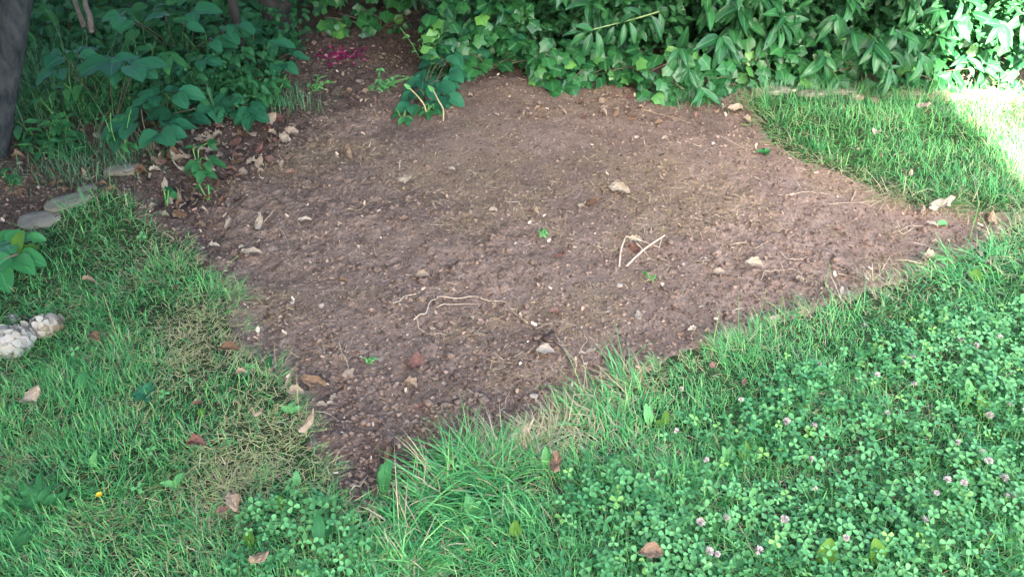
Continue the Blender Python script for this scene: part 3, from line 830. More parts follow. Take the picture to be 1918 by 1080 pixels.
# ivy creeping along the hedge foot
def ivy_plant(label, x0, x1, yb, nleaf, zmax, seed, bright=0.0, spots=()):
    rr = random.Random(seed)
    base = Vector(((x0 + x1) / 2, yb + .12, gzf((x0 + x1) / 2, yb + .12)))
    root = thing('ivy', base, label, 'ivy', 'ivy along the hedge foot')
    for i in range(5):
        xx = x0 + (x1 - x0) * (i + .5) / 5
        tube('vine', [base, Vector((xx, yb + .05, .06)), Vector((xx + rr.uniform(-.1, .1), yb - .05, .02 + rr.random() * .15))], .004, .002, MAT['bramblestem'], root, base, 5)
    pts = list(spots)
    for i in range(nleaf):
        x = rr.uniform(x0, x1); z = rr.random() ** 1.3 * zmax + .015
        y = yb + z * .45 + rr.uniform(-.05, .12) + .05 * math.sin(x * 9 + seed)
        pts.append(Vector((x, y, z + gzf(x, y))))
    for p in pts:
        if p.z > .1 and float(vnoise(p.x, p.z, .15, 91)) < -.5: continue
        d = Vector((rr.uniform(-1, 1), rr.uniform(-1, -.1), rr.uniform(-.9, .1)))
        up = Vector((rr.uniform(-.5, .5), rr.uniform(-1.0, -.3), rr.uniform(.3, 1)))
        put_leaf(root, base, 'ivy', p, d, up, rr.uniform(.034, .08))
    return root
ivy_plant('dark ivy under the hedge beside the round-leaved bramble', -0.42, 0.12, 4.02, 170, .34, 21)
ivy_plant('ivy under the middle of the hedge above the small soil heap', 0.10, 0.62, 3.92, 190, .21, 22)
ivy_plant('bright ivy running down to the corner of the back lawn', 0.60, 1.08, 3.80, 190, .19, 23, spots=[S(1325 + random.uniform(-25, 25), 165 + random.uniform(-10, 28)) + Vector((0, 0, random.uniform(.01, .08))) for _ in range(26)])
ivy_plant('yellow-green ivy behind the stone edging of the back lawn', 1.08, 1.75, 3.92, 190, .22, 24)
ivy_plant('ivy beneath the sunlit shrub at the right', 1.75, 2.5, 3.86, 140, .22, 25)
ivy_plant('sparse dark ivy hanging in the shade behind the pink petals', -1.15, -0.40, 4.75, 130, .55, 26)

# ------------------------------------------------------------------ brambles and weeds
def compound(root, base, c, az, size, n=3, tilt=0.25, kind='bramble', rr=random):
    """one leaf of three or five leaflets round a centre"""
    spread = [0, 1.15, -1.15] if n == 3 else [0, .95, -.95, 2.0, -2.0]
    for k, s in enumerate(spread):
        a = az + s + rr.uniform(-.12, .12)
        d = Vector((math.cos(a), math.sin(a), rr.uniform(-.25, .2) - tilt * .5))
        up = Vector((rr.uniform(-.25, .25), -tilt * 1.2 + rr.uniform(-.15, .15), 1))
        put_leaf(root, base, kind, c + d * size * .10, d, up, size * (1.0 if k == 0 else .86) * rr.uniform(.9, 1.1))
def bramble(label, basepx, leaves, n=3, group=None, seed=0, size=.085, kind='bramble', name='bramble', cat='bramble'):
    rr = random.Random(seed); base = S(*basepx)
    root = thing(name, base, label, cat, group)
    for (px, py, Y, az, s) in leaves:
        c = D(px, py, Y)
        if c.z < base.z + .015: c.z = base.z + .015 + rr.random() * .02
        mid_ = base.lerp(c, .5) + Vector((rr.uniform(-.02, .02), .01, .03))
        tube('stem', [base + Vector((0, 0, -.01)), mid_, c], .0032, .0016, MAT['bramblestem'] if kind == 'bramble' else MAT['greenstem'], root, base, 5)
        compound(root, base, c, R(az), size * s * 1.22, n, .3, kind, rr)
    return root
BG = 'brambles of the left bed'
bramble('low bramble spray with broad leaves over dead leaves, front of left bed', (285, 285), [(255, 228, 3.12, 200, 1.3), (300, 245, 3.08, -60, 1.15), (265, 205, 3.2, 120, 1.1), (312, 232, 3.15, 20, 1.0), (235, 240, 3.1, 190, 1.1)], 3, BG, 1)
bramble('pale-topped bramble leaf standing up at the middle of left bed', (310, 230), [(305, 172, 3.3, 120, 1.1), (330, 172, 3.3, 10, 1.15), (290, 180, 3.28, 220, .9)], 3, BG, 2)
bramble('large five-part bramble leaf in the dark left bed near the tree', (215, 230), [(212, 115, 3.35, 170, 1.35), (240, 122, 3.32, -50, 1.2), (258, 120, 3.35, 20, 1.0)], 5, BG, 3, .088)
bramble('bramble with drooping leaves left of the yellow-green shoot', (190, 210), [(120, 105, 3.35, 180, 1.1), (145, 100, 3.4, 60, 1.0), (110, 130, 3.3, 230, 1.0)], 3, BG, 4)
bramble('bramble with yellow-green young shoot in the left bed', (300, 190), [(293, 108, 3.5, 20, .9), (315, 105, 3.5, -20, 1.0), (285, 90, 3.55, 140, .9)], 3, BG, 5, .08, 'weed')
bramble('bramble leaves reaching out right over the dark gap', (480, 150), [(495, 82, 3.95, 60, 1.0), (510, 80, 3.95, -10, 1.0), (545, 100, 3.9, 70, .95), (532, 118, 3.88, -100, 1.0), (475, 65, 4.0, 120, .9)], 3, BG, 6)
bramble('bramble low at the right front of the left bed beside dead leaves', (440, 225), [(440, 205, 3.5, 230, .9), (465, 198, 3.5, -40, 1.0), (472, 212, 3.45, -90, .9), (350, 218, 3.4, -70, 1.05), (325, 212, 3.4, 200, 1.0), (400, 195, 3.5, -60, 1.0), (428, 180, 3.5, -80, .9)], 3, BG, 7)
bramble('tall bramble with pale leaves at the top of the left bed', (350, 130), [(345, 45, 3.7, 60, 1.0), (310, 30, 3.75, 150, 1.0), (420, 60, 3.75, 30, 1.0), (445, 45, 3.8, -40, 1.0), (395, 75, 3.7, 10, 1.0), (255, 40, 3.7, 160, 1.0), (230, 30, 3.7, 200, .9), (360, 20, 3.8, 0, 1.1), (380, 110, 3.6, -20, .9), (335, 120, 3.55, 220, .9)], 3, BG, 8)
bramble('small bramble seedling with bright leaves on the litter', (375, 325), [(372, 305, 2.93, 190, .85), (390, 300, 2.93, -10, .8), (380, 318, 2.9, -95, .8), (365, 275, 3.02, 130, .6), (388, 268, 3.05, 40, .6)], 3, BG, 9, .07, 'weed')
bramble('tiny green seedling between the lawn and the litter', (312, 385), [(312, 368, 2.78, 60, .8), (320, 378, 2.76, -20, .7)], 3, None, 10, .05, 'weed', 'seedling', 'seedling')
bramble('tiny dark seedling at the corner of the left lawn', (245, 425), [(240, 412, 2.66, 100, .8), (256, 418, 2.64, 20, .8), (236, 425, 2.62, 240, .7)], 3, None, 11, .055, 'weed', 'seedling', 'seedling')
bramble('tiny seedling on the soil beside the dead tuft', (392, 380), [(392, 372, 2.8, 60, .7), (382, 374, 2.8, 190, .6)], 3, None, 12, .04, 'weed', 'seedling', 'seedling')
bramble('round-leaved bramble spreading onto the soil at the middle', (800, 195), [(810, 118, 3.95, 100, .95), (832, 108, 4.0, 40, .9), (792, 150, 3.8, 200, .9), (838, 138, 3.9, 20, 1.0), (815, 165, 3.75, -90, .95), (848, 100, 4.05, 0, 1.0), (778, 172, 3.72, 210, .85), (812, 190, 3.65, -60, .85), (835, 178, 3.7, -20, .9), (800, 140, 3.85, 150, .9), (825, 150, 3.82, -60, 1.0), (770, 195, 3.6, 220, .75)], 3, None, 13, .088)
bramble('two-leaved green seedling in front of the round-leaved bramble', (752, 222), [(748, 214, 3.52, 150, .8), (758, 222, 3.48, -60, .85)], 3, None, 14, .05, 'weed', 'seedling', 'seedling')
bramble('green seedling between the two cut yellow stems', (800, 212), [(790, 204, 3.56, 160, .9), (812, 205, 3.56, 30, .8), (800, 210, 3.54, -80, .8)], 3, None, 15, .055, 'weed', 'seedling', 'seedling')
bramble('small-leaved bramble climbing the hedge above the ivy', (905, 95), [(880 + random.uniform(-50, 110), 30 + random.uniform(-30, 75), 4.15 + random.uniform(-.05, .15), random.uniform(0, 360), .75) for _ in range(26)], 3, None, 16, .085)

def leafy_weed(label, basepx, height, nst, nl, size, kind, group, seed, spread=.12, name='weed', cat='weed', stem='greenstem'):
    rr = random.Random(seed); base = S(*basepx)
    root = thing(name, base, label, cat, group)
    for s in range(nst):
        a = rr.uniform(0, 6.28); tip = base + Vector((math.cos(a) * spread * rr.random(), math.sin(a) * spread * rr.random() - .03, height * rr.uniform(.65, 1.1)))
        mid_ = base.lerp(tip, .5) + Vector((rr.uniform(-.02, .02), rr.uniform(-.02, .02), .02))
        pts = smooth_path([base, mid_, tip], 6)
        tube('stem', [base - Vector((0, 0, .01)), mid_, tip], .0028, .0014, MAT[stem], root, base, 5)
        for k in range(nl):
            t = .2 + .8 * (k + rr.random() * .5) / nl
            p = pts[min(len(pts) - 1, int(t * (len(pts) - 1)))]
            b = k * 2.4 + rr.uniform(-.4, .4)
            d = Vector((math.cos(b), math.sin(b) - .2, rr.uniform(-.45, .35)))
            put_leaf(root, base, kind, p, d, (rr.uniform(-.3, .3), -.35, 1), size * rr.uniform(.7, 1.15) * (1.1 - .4 * t))
    return root
WG = 'leafy weeds filling the left bed'
wl = 'leafy green weed in the shade of the left bed'
bedpts = [(90, 250), (130, 235), (160, 200), (100, 190), (75, 160), (150, 150), (205, 160), (240, 190), (330, 150), (380, 165), (420, 150), (450, 120), (400, 120), (350, 95), (280, 130), (250, 80), (180, 90), (120, 70), (80, 100), (440, 90), (300, 60), (200, 50), (390, 60), (330, 195), (230, 270)]
for i, (px, py) in enumerate(bedpts):
    where = 'near the tree' if px < 110 else 'among the front brambles' if py > 140 and px < 300 else 'by the right end of the bed' if px > 370 else 'at the back under the brambles'
    leafy_weed(('long-leaved' if i % 4 == 0 else ['low', 'mid-height', 'taller', 'bushy', 'tall'][(i * 7) % 5] + ' toothed') + ' weed in the left bed, ' + where + ['', ', small leaves', ', large leaves'][i % 3], (px, py + 30), .12 + .16 * ((i * 7) % 5) / 4, 3 + i % 2, 5, .065 + .03 * (i % 3) / 2, 'weed' if i % 4 else 'long', WG, 200 + i)
leafy_weed('bright toothed weed spilling over the litter right of left bed', (510, 195), .13, 9, 7, .075, 'weed', None, 301, .22)
leafy_weed('bright toothed weed at the front edge of the bed near dead leaves', (470, 190), .15, 6, 6, .075, 'weed', None, 302, .16)
leafy_weed('pale wispy weed lying on the soil left of the round-leaved bramble', (715, 165), .06, 9, 6, .032, 'pale_weed', None, 303, .22)
leafy_weed('pale wispy weed on the shaded soil right of the left bed', (590, 170), .05, 6, 5, .03, 'pale_weed', None, 304, .18)
leafy_weed('pale light-green weed scrambling over the bramble at the middle', (800, 130), .22, 7, 7, .035, 'pale_weed', None, 305, .14)
leafy_weed('long-leaved dock growing at the foot of the left tree', (75, 270), .12, 3, 4, .13, 'long', None, 306, .10)
leafy_weed('drooping dock with long leaves in front of the left bed', (120, 285), .08, 3, 4, .14, 'long', None, 307, .12)
leafy_weed('low ground weed on the dark soil beside the edging stones', (130, 300), .05, 6, 5, .04, 'weed', None, 308, .2)
leafy_weed('small green weed growing against the tree foot by the edging', (20, 345), .06, 4, 4, .045, 'weed', None, 309, .1)
leafy_weed('tiny light-green seedling sprouting at the middle of the soil', (1016, 442), .025, 3, 3, .022, 'pale_weed', None, 310, .02, 'seedling', 'seedling')
leafy_weed('tiny yellow-green seedling in front of the dead weed', (1213, 520), .012, 2, 3, .016, 'pale_weed', None, 311, .02, 'seedling', 'seedling')
leafy_weed('tiny pale seedling at the left front of the soil', (695, 673), .01, 2, 3, .016, 'pale_weed', None, 312, .015, 'seedling', 'seedling')

# thread-like tall grasses (goosegrass) in the left bed
def wisps(name, label, cpx, n, r, hmin, hmax):
    c = S(*cpx)
    X = c.x + rng.normal(0, r, n); Y = c.y + rng.normal(0, r * .8, n)
    P = np.stack([X, Y, gz(X, Y)], 1)
    k = rng.random(n)[:, None]
    col = np.array([.03, .13, .05]) * (1 - k) + np.array([.13, .27, .12]) * k
    tag(blades(name, P, rng.uniform(hmin, hmax, n), rng.uniform(.002, .004, n), rng.uniform(0, 6.28, n), rng.uniform(.0, .6, n), rng.uniform(.1, 1.3, n), col, MAT['grass'], 4), label, 'grass', kind='stuff')
wisps('tall_grass', 'tall wispy grass around the tree at the left', (95, 210), 900, .16, .10, .35)
wisps('tall_grass', 'pale thin stalks standing among the brambles', (150, 160), 260, .30, .2, .5)
wisps('tall_grass', 'wispy grass in front of the left bed', (180, 310), 500, .16, .04, .12)
wisps('tall_grass', 'wispy grass in the shade of the bed under the brambles', (230, 200), 600, .25, .08, .3)
wisps('tall_grass', 'wispy grass at the right edge of the left bed', (520, 200), 260, .10, .04, .13)
wisps('tall_grass', 'grass growing beneath the hedge along the stone edging', (1500, 172), 700, .22, .04, .11)
wisps('tall_grass', 'grass tuft under the ivy corner', (1290, 190), 160, .07, .04, .10)
wisps('tall_grass', 'grass along the shady foot of hedge at right', (1720, 185), 500, .2, .04, .11)

# ------------------------------------------------------------------ trees, stems and cane of the left bed
tb = S(-12, 292)
tree = thing('tree', tb, 'leaning grey-barked tree at the left edge of the picture', 'tree')
tube('trunk', [tb - Vector((0.01, 0, .08)), tb + Vector((.0, 0, .0)), D(14, 110, tb.y + .02), D(32, 0, tb.y + .05), D(50, -180, tb.y + .1), Vector((tb.x + .28, tb.y + .1, 2.1)), Vector((tb.x + .25, tb.y, 3.1))], .060, .042, MAT['bark'], tree, tb, 30, .05, 12)
for i in range(7):
    a = i * .9 + .3; z0 = 1.7 + .22 * i
    p0 = Vector((tb.x + .24 + .01 * i, tb.y + .08, z0))
    tube('limb', [p0, p0 + Vector((math.cos(a) * .6, math.sin(a) * .6 - .2, .35)), p0 + Vector((math.cos(a) * 1.4, math.sin(a) * 1.4 - .5, .8))], .025, .008, MAT['bark'], tree, tb, 7)
n = 34000
r = np.random.default_rng(77)
th = r.uniform(0, 6.28, n); cz = r.uniform(-1, 1, n); rad = r.random(n) ** .4
T = np.stack([2.45 * rad * np.cos(th) * np.sqrt(1 - cz ** 2) - .2, 2.9 * rad * np.sin(th) * np.sqrt(1 - cz ** 2) - .9, 2.55 + .7 * rad * cz], 1)  # unseen crown, spread wide and dense to darken the left side
low = np.arange(n) > 24000                       # added leaves above the viewer, out of view, to darken the foreground
T[low] = np.stack([1.45 * rad * np.cos(th) * np.sqrt(1 - cz ** 2) + 1.15, 1.3 * rad * np.sin(th) * np.sqrt(1 - cz ** 2) - 3.1, 2.55 + .45 * rad * cz], 1)[low]
cl = vnoise(T[:, 0] + T[:, 2], T[:, 1], .35, 60) > -.3
T = T[cl]; n = len(T)
M = rand_frames(n, r.normal(0, 1, (n, 3)) * [1, 1, .5], np.c_[r.normal(0, .4, (n, 2)), np.ones(n)], r.uniform(.10, .165, n))
tag(merge('crown', grid_leaf(.28, 3, 1, 'oval', .2, .5, 0, 0, 13), M, T, MAT['weed_attr'], r.random(n), tree), kind='stuff')

tb2 = D(459, 122, 4.02); tb2.z = gzf(tb2.x, tb2.y)
t2 = thing('tree', tb2, 'thin straight sapling trunk behind the brambles of the left bed', 'tree')
tube('trunk', [tb2 - Vector((0, 0, .05)), tb2 + Vector((0, 0, .5)), tb2 + Vector((.02, .02, 1.4)), tb2 + Vector((.05, .0, 2.2))], 0.024, .018, MAT['darkbark'], t2, tb2, 10, .04)
tb3 = D(524, 84, 4.62); tb3.z = gzf(tb3.x, tb3.y)
t3 = thing('tree', tb3, 'thick dark trunk in the deep shade behind the left bed', 'tree')
tube('trunk', [tb3 - Vector((0, 0, .05)), tb3 + Vector((0, 0, .5)), tb3 + Vector((.04, .02, 1.3)), tb3 + Vector((.0, .0, 2.4))], .115, .08, MAT['darkbark'], t3, tb3, 14, .02)
for (tt, bb_, sd_) in ((t2, tb2, 5), (t3, tb3, 6)):
    r = np.random.default_rng(sd_); n = 6500
    T = np.stack([r.uniform(-1.5, 1.5, n) + (0 if sd_ == 5 else 1.6), r.uniform(-1.25, 1.0, n), 2.1 + r.normal(0, .22, n)], 1)  # unseen crowns, spread wide over the hedge to darken it
    M = rand_frames(n, r.normal(0, 1, (n, 3)) * [1, 1, .5], np.c_[r.normal(0, .4, (n, 2)), np.ones(n)], r.uniform(.08, .14, n))
    tag(merge('crown', grid_leaf(.28, 3, 1, 'oval', .2, .5, 0, 0, 14), M, T, MAT['weed_attr'], r.random(n), tt), kind='stuff')

p0 = D(172, 62, 3.75); tube_o = tube('cut_branch', [p0, D(168, 30, 3.8), D(160, 8, 3.85), D(150, -60, 3.95)], .013, .010, MAT['palebark'], None, None, 8, .05)
tag(tube_o, 'pale cut branch leaning up behind the wispy grass, nearer the brambles', 'branch')
tube_o = tube('cut_branch', [D(158, 52, 3.9), D(148, 25, 3.95), D(138, -5, 4.0), D(130, -60, 4.05)], .012, .009, MAT['palebark'], None, None, 8, .05)
tag(tube_o, 'pale slanting branch behind the wispy grass, nearer the tree', 'branch')
b0 = D(206, 70, 4.5); b0.z = gzf(b0.x, b0.y)
cane = thing('garden_cane', b0, 'orange bamboo cane standing upright in the left bed', 'cane')
tube('pole', [b0 - Vector((0, 0, .05)), b0 + Vector((-.01, .0, .4)), b0 + Vector((-.02, .0, 1.0))], .008, .007, MAT['cane'], cane, b0, 8)
for k in range(3): tube('node', [b0 + Vector((-.004 - .004 * k, 0, .2 + .27 * k)), b0 + Vector((-.004 - .004 * k, 0, .212 + .27 * k))], .0095, .0095, MAT['cane'], cane, b0, 8, 0, 1)
b0 = D(226, 60, 4.6); b0.z = gzf(b0.x, b0.y)
cane = thing('garden_cane', b0, 'second orange cane half hidden at the top of the left bed', 'cane')
tube('pole', [b0 - Vector((0, 0, .05)), b0 + Vector((.01, .0, .5)), b0 + Vector((.02, .0, 1.1))], .008, .007, MAT['cane'], cane, b0, 8)

# far undergrowth behind the beds
def mass(name, label, x0, x1, y0, y1, h, n, seed, mat='weed_attr', shape=None, size=(.06, .12)):
    r = np.random.default_rng(seed)
    X = r.uniform(x0, x1, n); Y = r.uniform(y0, y1, n)
    T = np.stack([X, Y, r.random(n) ** 1.2 * h * (.7 + .3 * vnoise(X, Y, .4, 61)) + .02], 1)
    M = rand_frames(n, np.c_[r.normal(0, 1, n), r.normal(-.4, .7, n), r.normal(-.2, .4, n)], np.c_[r.normal(0, .4, n), r.normal(-.4, .3, n), np.ones(n)], r.uniform(*size, n))
    tag(merge(name, shape or F_weed(3), M, T, MAT[mat], r.random(n)), label, 'undergrowth', kind='stuff')
mass('undergrowth', 'dense leafy undergrowth behind the left bed', -3.3, -1.25, 4.0, 5.6, .5, 1700, 71)
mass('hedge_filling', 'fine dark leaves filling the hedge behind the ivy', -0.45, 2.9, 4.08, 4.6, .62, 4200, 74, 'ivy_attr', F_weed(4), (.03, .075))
mass('ground_cover', 'low small-leaved ground cover in the shade of the left bed', -2.6, -1.12, 3.45, 4.6, .26, 3000, 75, 'weed_attr', F_weed(5), (.02, .055))
LOWLEAF = grid_leaf(.24, 3, 1, 'lance', .2, .5, 0, 0, 12)
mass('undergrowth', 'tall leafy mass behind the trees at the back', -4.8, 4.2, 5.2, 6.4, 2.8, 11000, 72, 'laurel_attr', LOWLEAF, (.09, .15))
mass('undergrowth', 'added screen of tall leaves, out of view at the left, darkening the lawn', -4.8, -3.1, -0.5, 5.6, 2.8, 8000, 73, 'weed_attr', LOWLEAF, (.08, .13))  # leaf screen added outside the view to cut sky light from the left

# ------------------------------------------------------------------ hydrangea at the left edge
hb = S(-45, 560)
hy = thing('hydrangea', hb, 'hydrangea with white flower heads leaning in at the left edge', 'hydrangea')
tube('stem', [hb, D(-20, 500, 2.2), D(10, 485, 2.22), D(33, 475, 2.25)], .006, .004, MAT['bramblestem'], hy, hb)
for (px, py, Y, d, up, s, kd) in [(33, 478, 2.25, (1, -.35, -.05), (0, -.5, 1), .105, 'hydrangea'), (30, 482, 2.24, (.9, -.75, -.12), (0, -.4, 1), .10, 'hydrangea'), (35, 472, 2.26, (.15, .3, .9), (-.5, -1, .2), .075, 'olive'),
                              (36, 472, 2.26, (1, .5, .2), (0, -.3, 1), .06, 'olive'), (25, 475, 2.24, (-.7, .6, .2), (.2, -.4, 1), .10, 'hydrangea'), (20, 480, 2.23, (-.6, -.7, -.2), (.2, -.5, 1), .11, 'hydrangea'),
                              (-2, 500, 2.2, (.7, -1, -.35), (.1, -.4, 1), .11, 'hydrangea'), (-20, 540, 2.15, (.8, -.9, -.4), (.1, -.5, 1), .12, 'hydrangea'), (-10, 455, 2.3, (.9, .6, .1), (0, -.4, 1), .10, 'hydrangea'), (10, 450, 2.3, (.8, .5, .1), (0, -.4, 1), .08, 'hydrangea'), (50, 445, 2.32, (1, .2, -.1), (0, -.4, 1), .06, 'hydrangea'), (-25, 590, 2.1, (.9, -.4, -.2), (0, -.4, 1), .10, 'hydrangea')]:
    put_leaf(hy, hb, kd, D(px, py, Y), d, up, s)
def floret_head(name, center, rad, nfl, seed, stain, parent, base):
    r = np.random.default_rng(seed)
    Vs = []; Ts = []; Cs = []
    pet = [(0.0, 0.0, .0), (.45, .34, .06), (.88, .40, .0), (.98, .0, .05), (.88, -.40, .0), (.45, -.34, .06)]
    PT = [(0, 1, 2), (0, 2, 3), (0, 3, 4), (0, 4, 5)]
    for i in range(nfl):
        zc = 1 - 1.55 * (i + .5) / nfl; ph = i * 2.39996
        nrm = Vector((math.sqrt(max(0, 1 - zc * zc)) * math.cos(ph), math.sqrt(max(0, 1 - zc * zc)) * math.sin(ph), zc))
        c = Vector(center) - base + Vector((nrm.x * rad, nrm.y * rad, nrm.z * rad * .8)) * r.uniform(.86, 1.06)
        nn = (nrm + Vector(r.normal(0, .22, 3))).normalized()
        fr = frame(nn.orthogonal(), nn); rot = r.uniform(0, 6.28); s = rad * r.uniform(.46, .60)
        st = max(0.0, min(1.0, nrm.dot(Vector((.8, -.1, -.4))) + r.uniform(-.5, .3))) * stain
        cc = np.array([.62, .565, .48]) * (1 - st) + np.array([.30, .17, .07]) * st
        cc = cc * r.uniform(.9, 1.05)
        for q in range(4):
            a = rot + q * math.pi / 2; b = len(Vs); cp = cc * r.uniform(.94, 1.05) * np.array([1, r.uniform(.93, 1.0), r.uniform(.88, 1.0)])
            for x, y, z in pet:
                X = x * math.cos(a) - y * math.sin(a); Y = x * math.sin(a) + y * math.cos(a)
                Vs.append(tuple(c + (fr.col[0] * X + fr.col[1] * Y + fr.col[2] * (z - .12 * x * x + .05 * math.sin(7 * y + q))) * s)); Cs.append(cp * (.88 if x == 0 else 1))
            Ts += [(b + i0, b + i1, b + i2) for i0, i1, i2 in PT]
    return link(name, mesh_from(name, np.array(Vs), np.array(Ts), MAT['bloom'], None, {'col': np.array(Cs)}, True), parent)
for (px, py, rad, nf, sd_, st, lab) in [(24, 582, .034, 34, 1, .15, 'small faintly pink flower head'), (88, 602, .047, 42, 2, .95, 'flower head with browning petals'), (22, 636, .058, 52, 3, .1, 'largest white flower head')]:
    c = S(px, py + 14); c.z += rad * 1.0
    fh = floret_head('flower_head', c, rad, nf, sd_, st, hy, hb); fh['label'] = lab
    tube('stem', [D(-15, 575, 2.1), c + Vector((-.03, .01, .02)), c], .004, .003, MAT['bramblestem'], hy, hb)

# ------------------------------------------------------------------ edging stones
for (px, py, a, sx, sy, lab, mt) in [(78, 416, .25, .062, .048, 'flat grey edging stone nearest the hydrangea at the left', 'stone'), (132, 384, .5, .07, .045, 'grey edging stone, second from the hydrangea', 'stone'),
        (165, 362, .5, .03, .025, 'small grey edging stone, third from the hydrangea', 'stone'), (232, 323, .2, .062, .032, 'flat grey stone half buried in front of the left bed', 'stone'),
        (1447, 172, .05, .075, .035, 'pale edging stone under the ivy at the back lawn', 'stone'), (1520, 178, 0, .06, .03, 'pale grey edging stone half grown over by grass at the back lawn', 'stone'), (1575, 174, -.1, .065, .03, 'grey edging stone in the middle of the back lawn edge', 'stone'),
        (1603, 184, .3, .028, .03, 'upright tan edging stone at the back lawn', 'brickstone'), (1636, 190, .2, .018, .02, 'small orange-tan pebble beside the upright tan stone', 'brickstone'), (1700, 178, 0, .055, .03, 'reddish edging stone under the light green shrub', 'brickstone'), (1768, 184, -.1, .085, .035, 'long reddish edging stone beside the sunlit shrub', 'brickstone')]:
    p = G(px, py)
    h = .016 if py > 300 else .026
    sx *= 1.15; sy *= 1.15
    o = lump('edging_stone', (sx, sy, h), MAT[mt], int(px), .6, None, Vector((p.x, p.y, gzf(p.x, p.y) + h * (.75 if py > 300 else .05))), a)
    tag(o, lab, 'stone', 'stones edging the beds')

